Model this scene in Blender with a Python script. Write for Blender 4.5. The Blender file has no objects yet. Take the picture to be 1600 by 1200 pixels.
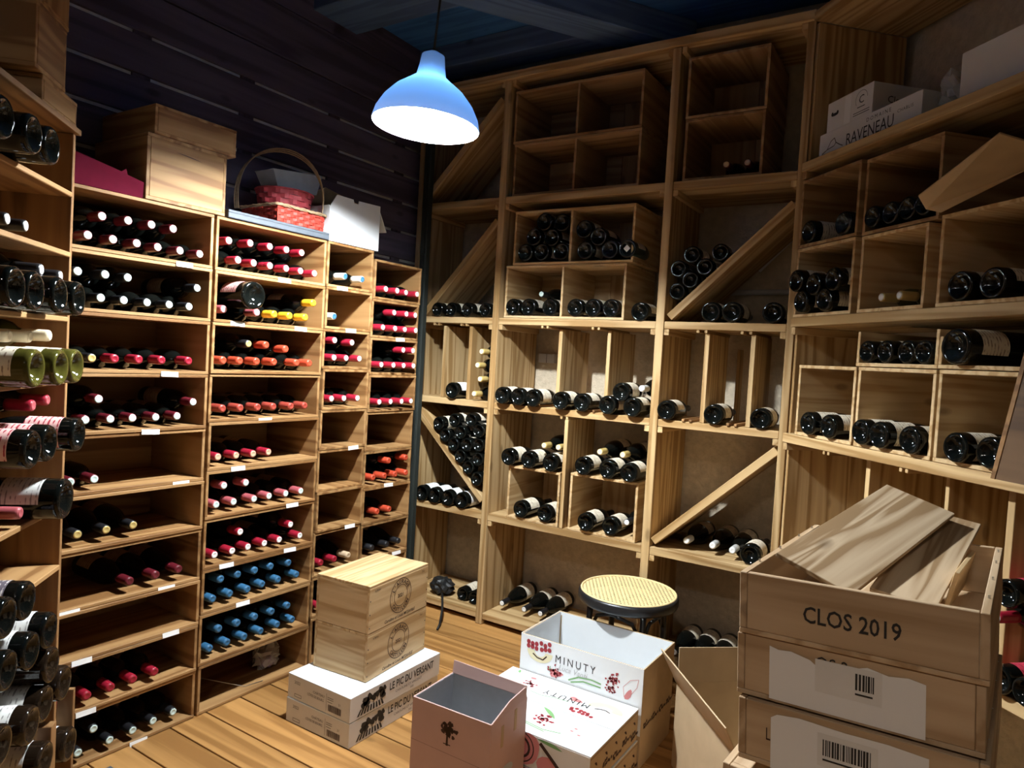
import bpy, bmesh, math, random
from mathutils import Matrix, Vector
random.seed(7)
sc = bpy.context.scene
COL = sc.collection
PI = math.pi
Q = 2 ** -.5
def T(x, y, z): return Matrix.Translation((x, y, z))
def RZ(d): return Matrix.Rotation(math.radians(d), 4, 'Z')
def RX(d): return Matrix.Rotation(math.radians(d), 4, 'X')
def RY(d): return Matrix.Rotation(math.radians(d), 4, 'Y')

# ------------------------------------------------------------------ camera, world, exposure
cam = bpy.data.cameras.new('camera'); cam_o = bpy.data.objects.new('camera', cam); COL.objects.link(cam_o)
cam.sensor_width = 36; cam.lens = 1095 / 1600 * 36; cam.clip_start = .02
def cam_axes(yaw, pitch, roll):
    y, p, r = (math.radians(v) for v in (yaw, pitch, roll))
    f = Vector((math.sin(y) * math.cos(p), math.cos(y) * math.cos(p), math.sin(p)))
    rt = Vector((math.cos(y), -math.sin(y), 0)); d = f.cross(rt)
    return math.cos(r) * rt + math.sin(r) * d, -(-math.sin(r) * rt + math.cos(r) * d), -f
a, b, c = cam_axes(-32.5, -2.11, -3.31)
cam_o.matrix_world = Matrix(((a.x, b.x, c.x, 0), (a.y, b.y, c.y, 0), (a.z, b.z, c.z, 1.40), (0, 0, 0, 1)))
sc.camera = cam_o
w = bpy.data.worlds.new('world'); sc.world = w; w.use_nodes = True
w.node_tree.nodes['Background'].inputs[0].default_value = (.55, .72, 1, 1)
w.node_tree.nodes['Background'].inputs[1].default_value = 0.0
sc.view_settings.view_transform = 'Standard'; sc.view_settings.look = 'None'
sc.view_settings.gamma = 1; sc.view_settings.use_curve_mapping = False
sc.view_settings.exposure = 0.25
sc.cycles.diffuse_bounces = 3; sc.cycles.glossy_bounces = 2; sc.cycles.max_bounces = 5
LAMP_STRENGTH = 4300.0
LAMP_COLOUR = (.90, .97, 1.0)
SHADE_THROUGH = .0035           # share of light the opal shade lets through, added for a blue glow above
SPOT_STRENGTH = 900.0          # four-spot ceiling fitting behind the viewer

# ------------------------------------------------------------------ materials
MATS = {}
def newmat(name):
    m = bpy.data.materials.new(name); m.use_nodes = True; MATS[name] = m
    nt = m.node_tree; return m, nt, nt.nodes['Principled BSDF']
def node(nt, t, **kw):
    n = nt.nodes.new(t)
    for k, v in kw.items():
        if k in n.inputs: n.inputs[k].default_value = v
        else: setattr(n, k, v)
    return n
def ramp(nt, fac, stops):
    r = nt.nodes.new('ShaderNodeValToRGB'); nt.links.new(fac, r.inputs[0])
    e = r.color_ramp.elements
    while len(e) < len(stops): e.new(.5)
    for x, (p, cc) in zip(e, stops): x.position = p; x.color = (*cc, 1)
    return r.outputs[0]
def wood(name, light, dark, knots=None, grain=1.0, rough=.6, vary=.22, bump=.12, rings=8.0, wavy=.35):
    """pine-like board; grain runs along the object's own x axis"""
    m, nt, bs = newmat(name); L = nt.links
    tc = node(nt, 'ShaderNodeTexCoord'); oi = node(nt, 'ShaderNodeObjectInfo')
    off = node(nt, 'ShaderNodeVectorMath', operation='SCALE'); L.new(oi.outputs['Random'], off.inputs['Scale']); off.inputs[0].default_value = (7.3, 5.1, 9.7)
    add = node(nt, 'ShaderNodeVectorMath', operation='ADD'); L.new(tc.outputs['Object'], add.inputs[0]); L.new(off.outputs[0], add.inputs[1])
    mp = node(nt, 'ShaderNodeMapping'); mp.inputs['Scale'].default_value = (.65 * grain, 11 * grain, 11 * grain); L.new(add.outputs[0], mp.inputs[0])
    n1 = node(nt, 'ShaderNodeTexNoise', Scale=1.0, Detail=2.0, Roughness=.45, Distortion=wavy); L.new(mp.outputs[0], n1.inputs['Vector'])
    # growth rings: repeated bands of the stretched noise
    mul = node(nt, 'ShaderNodeMath', operation='MULTIPLY'); mul.inputs[1].default_value = rings; L.new(n1.outputs[0], mul.inputs[0])
    fr = node(nt, 'ShaderNodeMath', operation='PINGPONG'); fr.inputs[1].default_value = 1.0; L.new(mul.outputs[0], fr.inputs[0])
    mp2 = node(nt, 'ShaderNodeMapping'); mp2.inputs['Scale'].default_value = (6, 160, 160); L.new(add.outputs[0], mp2.inputs[0])
    n2 = node(nt, 'ShaderNodeTexNoise', Scale=1.0, Detail=2.0); L.new(mp2.outputs[0], n2.inputs['Vector'])
    mixf = node(nt, 'ShaderNodeMath', operation='MULTIPLY_ADD'); L.new(n2.outputs[0], mixf.inputs[0]); mixf.inputs[1].default_value = .35; L.new(fr.outputs[0], mixf.inputs[2])
    col = ramp(nt, mixf.outputs[0], [(.22, light), (.70, tuple((a * .6 + b * .4) for a, b in zip(light, dark))), (.98, dark)])
    hsv = node(nt, 'ShaderNodeHueSaturation'); L.new(col, hsv.inputs['Color'])
    vr = node(nt, 'ShaderNodeMapRange'); vr.inputs['To Min'].default_value = 1 - vary; vr.inputs['To Max'].default_value = 1 + vary * .6; L.new(oi.outputs['Random'], vr.inputs[0]); L.new(vr.outputs[0], hsv.inputs['Value'])
    out = hsv.outputs[0]
    vk = node(nt, 'ShaderNodeTexVoronoi', Scale=1.0); mk = node(nt, 'ShaderNodeMapping'); mk.inputs['Scale'].default_value = (3.2, 7, 7); L.new(add.outputs[0], mk.inputs[0]); L.new(mk.outputs[0], vk.inputs['Vector'])
    kr = node(nt, 'ShaderNodeMapRange'); kr.inputs['From Min'].default_value = .06; kr.inputs['From Max'].default_value = .12; kr.inputs['To Min'].default_value = .55; kr.inputs['To Max'].default_value = 0; L.new(vk.outputs[0], kr.inputs[0])
    mx = node(nt, 'ShaderNodeMixRGB'); L.new(kr.outputs[0], mx.inputs[0]); L.new(out, mx.inputs[1]); mx.inputs[2].default_value = (*(knots or tuple(v * .35 for v in dark)), 1)
    L.new(mx.outputs[0], bs.inputs['Base Color'])
    bs.inputs['Roughness'].default_value = rough; bs.inputs['Specular IOR Level'].default_value = .3
    if bump:
        bp = node(nt, 'ShaderNodeBump', Strength=bump, Distance=.002); L.new(mixf.outputs[0], bp.inputs['Height']); L.new(bp.outputs[0], bs.inputs['Normal'])
    return m
def plain(name, col, rough=.5, metal=0., spec=.4, noise=0., nscale=30., coat=0., bump=0.):
    m, nt, bs = newmat(name); L = nt.links
    bs.inputs['Base Color'].default_value = (*col, 1); bs.inputs['Roughness'].default_value = rough
    bs.inputs['Metallic'].default_value = metal; bs.inputs['Specular IOR Level'].default_value = spec
    bs.inputs['Coat Weight'].default_value = coat
    if noise or bump:
        tc = node(nt, 'ShaderNodeTexCoord'); n = node(nt, 'ShaderNodeTexNoise', Scale=nscale, Detail=4.0); L.new(tc.outputs['Object'], n.inputs['Vector'])
        if noise:
            lo = tuple(v * (1 - noise) for v in col); hi = tuple(min(1, v * (1 + noise * .6)) for v in col)
            L.new(ramp(nt, n.outputs[0], [(.3, lo), (.7, hi)]), bs.inputs['Base Color'])
        if bump:
            bp = node(nt, 'ShaderNodeBump', Strength=bump, Distance=.006); L.new(n.outputs[0], bp.inputs['Height']); L.new(bp.outputs[0], bs.inputs['Normal'])
    return m
wood('crate_pine', (.35, .195, .078), (.19, .088, .028), vary=.16)
wood('shaded_crate', (.37, .225, .105), (.22, .115, .045), vary=.14)  # shading inside the wall-shelf crates put into their brown
wood('shelf_pine', (.55, .375, .185), (.32, .185, .07), vary=.14, rings=10.0)
wood('pale_pine', (.60, .42, .225), (.43, .265, .115), vary=.1, grain=1.7, rings=8.0)
wood('lid_pine', (.54, .40, .26), (.29, .18, .09), vary=.06, grain=1.1, rings=13.0, wavy=.9)
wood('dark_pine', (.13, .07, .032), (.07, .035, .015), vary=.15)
wood('tower_pine', (.55, .395, .25), (.38, .245, .135), vary=.1)
wood('aged_pine', (.30, .155, .06), (.16, .075, .026), vary=.2)
wood('floor_oak', (.46, .235, .075), (.29, .135, .038), vary=.2, grain=1.1, rough=.5, rings=7.0)
wood('dark_plank', (.105, .083, .12), (.06, .046, .068), vary=.15, rough=.7)
wood('ceiling_board', (.045, .16, .40), (.03, .115, .30), vary=.15, rough=.8)  # blue bloom of the lamp put into the ceiling colour
wood('beam_wood', (.10, .17, .30), (.065, .11, .21), vary=.15, rough=.8)  # beams carry the same blue bloom in their colour
plain('plaster', (.42, .35, .26), .95, noise=.12, nscale=14, bump=.5)
plain('roughcast', (.55, .46, .345), .95, noise=.15, nscale=38, bump=1.0)
plain('gap_plaster', (.75, .75, .76), .9, noise=.1)
plain('rear_plaster', (.55, .50, .43), .95)
for nm, cc in dict(black=(.012, .012, .014), dkred=(.10, .008, .014), red=(.28, .010, .025), brick=(.30, .045, .03), rose=(.38, .085, .095), orange=(.45, .055, .024), yellow=(.75, .42, .02), blue=(.035, .125, .24), gold=(.55, .40, .14), cream=(.72, .62, .45), silver=(.62, .62, .60), pale=(.70, .70, .66), white=(.80, .80, .78), mint=(.60, .74, .70), tan=(.55, .40, .26), pink=(.72, .36, .38)).items():
    plain('cap_' + nm, cc, .35, spec=.5, metal=.15 if nm in ('silver', 'gold') else 0)
plain('dark_glass', (.003, .0035, .003), .05, spec=.28)
plain('olive_glass', (.055, .05, .009), .05, spec=.4)
plain('brown_glass', (.012, .007, .004), .05, spec=.4)
def label_paper(name, base, ink, bands=True):
    m, nt, bs = newmat(name); L = nt.links
    tc = node(nt, 'ShaderNodeTexCoord'); mp = node(nt, 'ShaderNodeMapping'); mp.inputs['Scale'].default_value = (70, 55, 70); L.new(tc.outputs['Object'], mp.inputs[0])
    n = node(nt, 'ShaderNodeTexNoise', Scale=1.0, Detail=1.0); L.new(mp.outputs[0], n.inputs['Vector'])
    wv = node(nt, 'ShaderNodeTexWave', Scale=28.0, bands_direction='Y'); L.new(tc.outputs['Object'], wv.inputs['Vector'])
    mu = node(nt, 'ShaderNodeMath', operation='MULTIPLY'); L.new(n.outputs[0], mu.inputs[0]); L.new(wv.outputs[0], mu.inputs[1])
    L.new(ramp(nt, mu.outputs[0], [(.42, base), (.55, ink)] if bands else [(.40, base), (.44, ink)]), bs.inputs['Base Color']); bs.inputs['Roughness'].default_value = .7
label_paper('label_cream', (.72, .64, .50), (.28, .20, .14))
label_paper('label_tan', (.42, .31, .20), (.20, .12, .07))
label_paper('label_white', (.80, .79, .76), (.35, .33, .32))
label_paper('label_floral', (.75, .45, .42), (.35, .02, .04), False)
label_paper('label_dark', (.10, .08, .10), (.55, .50, .48), False)
label_paper('label_red', (.50, .03, .06), (.22, .01, .02))
label_paper('tag_paper', (.85, .85, .84), (.16, .16, .17))
plain('white_card', (.80, .82, .84), .6, noise=.04, nscale=8)
plain('pale_card', (.70, .68, .66), .7, noise=.05, nscale=9)
plain('brown_card', (.46, .32, .18), .8, noise=.10, nscale=12)
plain('kraft_card', (.52, .38, .23), .8, noise=.08, nscale=12)
plain('pink_card', (.52, .34, .31), .65, noise=.04, nscale=9)
plain('grey_card', (.42, .44, .47), .7, noise=.05)
plain('maroon_card', (.075, .003, .012), .9, spec=.08, noise=.1)
plain('ink_black', (.02, .018, .018), .6)
plain('ink_brown', (.045, .018, .010), .7)
plain('ink_red', (.33, .03, .04), .6)
plain('ink_rose', (.62, .22, .22), .6)
plain('ink_green', (.20, .40, .16), .6)
plain('ink_melon', (.76, .70, .46), .6)
plain('paper_white', (.78, .77, .77), .65)
plain('paper_grey', (.50, .49, .50), .7)
plain('black_metal', (.012, .012, .013), .35, spec=.5)
plain('black_rubber', (.01, .01, .01), .5)
plain('dark_trim', (.02, .024, .021), .6, spec=.2)
plain('zinc', (.36, .40, .45), .4, metal=.1, noise=.1)
plain('slate', (.07, .08, .095), .5, noise=.08)
plain('wicker', (.42, .28, .16), .7, noise=.2, nscale=60)
plain('red_wicker', (.40, .035, .02), .55, noise=.2, nscale=60)
plain('dark_wicker', (.30, .03, .04), .6, noise=.2, nscale=60)
plain('cane', (.78, .60, .30), .6, noise=.1, nscale=80)
plain('steel', (.55, .55, .55), .3, metal=.9)
plain('lavender', (.30, .24, .42), .8, noise=.3, nscale=40)
plain('shade_white', (.85, .87, .88), .5)
def translucent(name, body, through, share):
    m, nt, bs = newmat(name); nt.nodes.remove(bs); out = nt.nodes['Material Output']
    d = node(nt, 'ShaderNodeBsdfDiffuse', Color=(*body, 1)); t = node(nt, 'ShaderNodeBsdfTranslucent', Color=(*through, 1)); mx = node(nt, 'ShaderNodeMixShader', Fac=share)
    nt.links.new(d.outputs[0], mx.inputs[1]); nt.links.new(t.outputs[0], mx.inputs[2]); nt.links.new(mx.outputs[0], out.inputs[0])
translucent('shade_blue_glow', (.80, .83, .86), (.14, .40, 1.0), SHADE_THROUGH)  # blue translucency added to mimic the glow around the lamp
for k_, cc in enumerate(((1, .92, .82),)):
    m, nt, bs = newmat('spot_glow'); bs.inputs['Base Color'].default_value = (1, 1, 1, 1); bs.inputs['Emission Color'].default_value = (*cc, 1); bs.inputs['Emission Strength'].default_value = SPOT_STRENGTH
m, nt, bs = newmat('clear_film'); bs.inputs['Base Color'].default_value = (.85, .87, .9, 1); bs.inputs['Roughness'].default_value = .15; bs.inputs['Alpha'].default_value = .32
m, nt, bs = newmat('bulb_glow'); bs.inputs['Base Color'].default_value = (1, 1, 1, 1); bs.inputs['Emission Color'].default_value = (*LAMP_COLOUR, 1); bs.inputs['Emission Strength'].default_value = LAMP_STRENGTH

# ------------------------------------------------------------------ mesh helpers
def link(name, data, parent=None, M=None):
    o = bpy.data.objects.new(name, data); COL.objects.link(o)
    if parent is not None: o.parent = parent
    if M is not None:
        l, r, s = M.decompose(); o.location = l; o.rotation_euler = r.to_euler(); o.scale = s
    return o
BOXES = {}
def boxmesh(dx, dy, dz, mat, bev):
    key = (round(dx, 4), round(dy, 4), round(dz, 4), mat, bev)
    if key in BOXES: return BOXES[key]
    bm = bmesh.new(); bmesh.ops.create_cube(bm, size=1)
    for v in bm.verts: v.co = (v.co.x * dx, v.co.y * dy, v.co.z * dz)
    b = min(bev, .3 * min(dx, dy, dz))
    if b > 0: bmesh.ops.bevel(bm, geom=bm.edges[:], offset=b, segments=1, affect='EDGES')
    me = bpy.data.meshes.new('box'); bm.to_mesh(me); bm.free(); me.materials.append(MATS[mat]); BOXES[key] = me
    return me
def board(parent, name, lo, hi, mat='crate_pine', bev=.0012, M=None):
    """axis-aligned board between two corners (parent's frame); grain along its longest side"""
    d = [abs(h - l) for l, h in zip(lo, hi)]; c = [(l + h) / 2 for l, h in zip(lo, hi)]
    ax = d.index(max(d)); B = T(*c)
    if ax == 0: dims = (d[0], d[1], d[2]); R = Matrix()
    elif ax == 1: dims = (d[1], d[0], d[2]); R = RZ(90)
    else: dims = (d[2], d[1], d[0]); R = RY(-90)
    X = B @ R
    if M is not None: X = M @ X
    return link(name, boxmesh(*dims, mat, bev), parent, X)
def mesh(name, verts, faces, mat, parent=None, M=None, smooth=False, solid=0.):
    me = bpy.data.meshes.new(name); me.from_pydata([tuple(v) for v in verts], [], faces)
    if solid:
        bm = bmesh.new(); bm.from_mesh(me); bmesh.ops.recalc_face_normals(bm, faces=bm.faces[:])
        bmesh.ops.solidify(bm, geom=bm.faces[:], thickness=solid); bm.to_mesh(me); bm.free()
    me.materials.append(MATS[mat])
    if smooth:
        for p in me.polygons: p.use_smooth = True
    me.update()
    return link(name, me, parent, M)
def lathe_mesh(name, prof, mat, n=22, axis='Z', smooth=True, flat=None):
    """profile of (radius, height)"""
    vs, fs = [], []
    for r, h in prof:
        for i in range(n):
            t = 2 * PI * i / n
            p = (r * math.cos(t), r * math.sin(t), h)
            if axis == 'Y': p = (p[0], -h, p[1])
            vs.append(p)
    for j in range(len(prof) - 1):
        for i in range(n):
            k = (i + 1) % n; fs.append((j * n + i, j * n + k, (j + 1) * n + k, (j + 1) * n + i))
    fs.append(tuple(range(n))[::-1]); fs.append(tuple(range((len(prof) - 1) * n, len(prof) * n)))
    me = bpy.data.meshes.new(name); me.from_pydata(vs, [], fs)
    bm = bmesh.new(); bm.from_mesh(me); bmesh.ops.recalc_face_normals(bm, faces=bm.faces[:]); bm.to_mesh(me); bm.free()
    me.materials.append(MATS[mat])
    if smooth:
        for p in me.polygons: p.use_smooth = True
    return me
def tube(name, pts, r, mat, parent=None, n=8, closed=False, M=None):
    pts = [Vector(p) for p in pts]; vs, fs = [], []; N = len(pts)
    up = Vector((0, 0, 1)); prev = None
    for i, p in enumerate(pts):
        a = pts[(i + 1) % N] if (closed or i < N - 1) else p; b = pts[i - 1] if (closed or i > 0) else p
        d = (a - b).normalized()
        if prev is None: s = d.cross(up if abs(d.z) < .9 else Vector((1, 0, 0))).normalized()
        else: s = (prev - d * prev.dot(d)).normalized()
        prev = s; u = d.cross(s)
        for k in range(n):
            t = 2 * PI * k / n; vs.append(p + (s * math.cos(t) + u * math.sin(t)) * r)
    for i in range(N if closed else N - 1):
        for k in range(n):
            j = (i + 1) % N; l = (k + 1) % n; fs.append((i * n + k, i * n + l, j * n + l, j * n + k))
    if not closed: fs.append(tuple(range(n))[::-1]); fs.append(tuple(range((N - 1) * n, N * n)))
    return mesh(name, vs, fs, mat, parent, M, smooth=True)
LABELS = {}
def thing(name, label, cat, M, group=None, kind=None):
    o = link(name, None, None, M); o.empty_display_size = .05
    o['label'] = label; o['category'] = cat
    if group: o['group'] = group
    if kind: o['kind'] = kind
    return o
def struct(o):
    o['kind'] = 'structure'; return o
def tagged(o, label, cat, group=None, kind=None):
    o['label'] = label; o['category'] = cat
    if group: o['group'] = group
    if kind: o['kind'] = kind
    return o
FR = {'L': T(-2.3, 0, 0) @ RZ(90), 'B': T(0, 3, 0), 'R': T(-.612, 3, 0) @ RZ(-45), 'K': T(-.787 * Q, -.787 * Q, 0) @ RZ(135)}
ORD = ['first', 'second', 'third', 'fourth', 'fifth', 'sixth', 'seventh', 'eighth', 'ninth', 'tenth', 'eleventh']

# lettering: flat ink meshes made from the built-in font
TEXT = {}
def text_mesh(s, size, mat, shear=0., space=1., align='LEFT', sx=1., bold=0.):
    key = (s, size, mat, shear, space, align, sx, bold)
    if key in TEXT: return TEXT[key]
    cu = bpy.data.curves.new('lettering', 'FONT'); cu.body = s; cu.size = size; cu.shear = shear; cu.space_character = space; cu.align_x = align; cu.resolution_u = 2; cu.offset = bold * size
    ob = bpy.data.objects.new('lettering', cu); COL.objects.link(ob)
    me = bpy.data.meshes.new_from_object(ob); bpy.data.objects.remove(ob); bpy.data.curves.remove(cu)
    for v in me.vertices: v.co.x *= sx
    me.materials.clear(); me.materials.append(MATS[mat]); TEXT[key] = me
    return me
UP = RX(90)                       # lays print on a face that looks along -y
def ink_text(parent, s, size, mat, M, name='lettering', **kw):
    return link(name, text_mesh(s, size, mat, **kw), parent, M)
def ink_shape(parent, polys, mat, M, name='printed_mark'):
    """flat polygons (x, y) printed on a face, joined as one print"""
    vs, fs = [], []
    for p in polys:
        k = len(vs); vs += [(x, y, 0) for x, y in p]; fs.append(tuple(range(k, k + len(p))))
    o = mesh(name, vs, fs, mat, parent, M)
    if len(polys) > 1: o['kind'] = 'stuff'
    return o
def ring(cx, cy, r0, r1, n=40):
    return [[(cx + r0 * math.cos(a), cy + r0 * math.sin(a)), (cx + r1 * math.cos(a), cy + r1 * math.sin(a)), (cx + r1 * math.cos(b), cy + r1 * math.sin(b)), (cx + r0 * math.cos(b), cy + r0 * math.sin(b))] for a, b in ((2 * PI * i / n, 2 * PI * (i + 1) / n) for i in range(n))]
def blob(cx, cy, rx, ry, n=12, ang=0., wob=0.):
    out = []
    for i in range(n):
        t = 2 * PI * i / n; k = 1 + wob * math.sin(3 * t + cx * 90)
        x, y = rx * k * math.cos(t), ry * k * math.sin(t)
        out.append((cx + x * math.cos(ang) - y * math.sin(ang), cy + x * math.sin(ang) + y * math.cos(ang)))
    return out
def rect(x0, y0, x1, y1): return [(x0, y0), (x1, y0), (x1, y1), (x0, y1)]
def stroke(pts, w):
    out = []
    for (x0, y0), (x1, y1) in zip(pts, pts[1:]):
        l = math.hypot(x1 - x0, y1 - y0) or 1; nx, ny = -(y1 - y0) / l * w / 2, (x1 - x0) / l * w / 2
        out.append([(x0 + nx, y0 + ny), (x0 - nx, y0 - ny), (x1 - nx, y1 - ny), (x1 + nx, y1 + ny)])
    return out
def barcode(x, y, w, h, seed):
    rnd = random.Random(seed); out = []; t = x
    while t < x + w:
        b = rnd.choice((.0012, .002, .0032)); out.append(rect(t, y, min(t + b, x + w), y + h)); t += b + rnd.choice((.0012, .002))
    return out
def leaf(x0, y0, x1, y1, w, n=8):
    l = math.hypot(x1 - x0, y1 - y0); ux, uy = (x1 - x0) / l, (y1 - y0) / l; a, b = [], []
    for i in range(n + 1):
        t = i / n; k = w * math.sin(PI * t) ** .8; a.append((x0 + ux * l * t - uy * k, y0 + uy * l * t + ux * k)); b.append((x0 + ux * l * t + uy * k * .4, y0 + uy * l * t - ux * k * .4))
    return a + b[::-1][1:-1]
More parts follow.
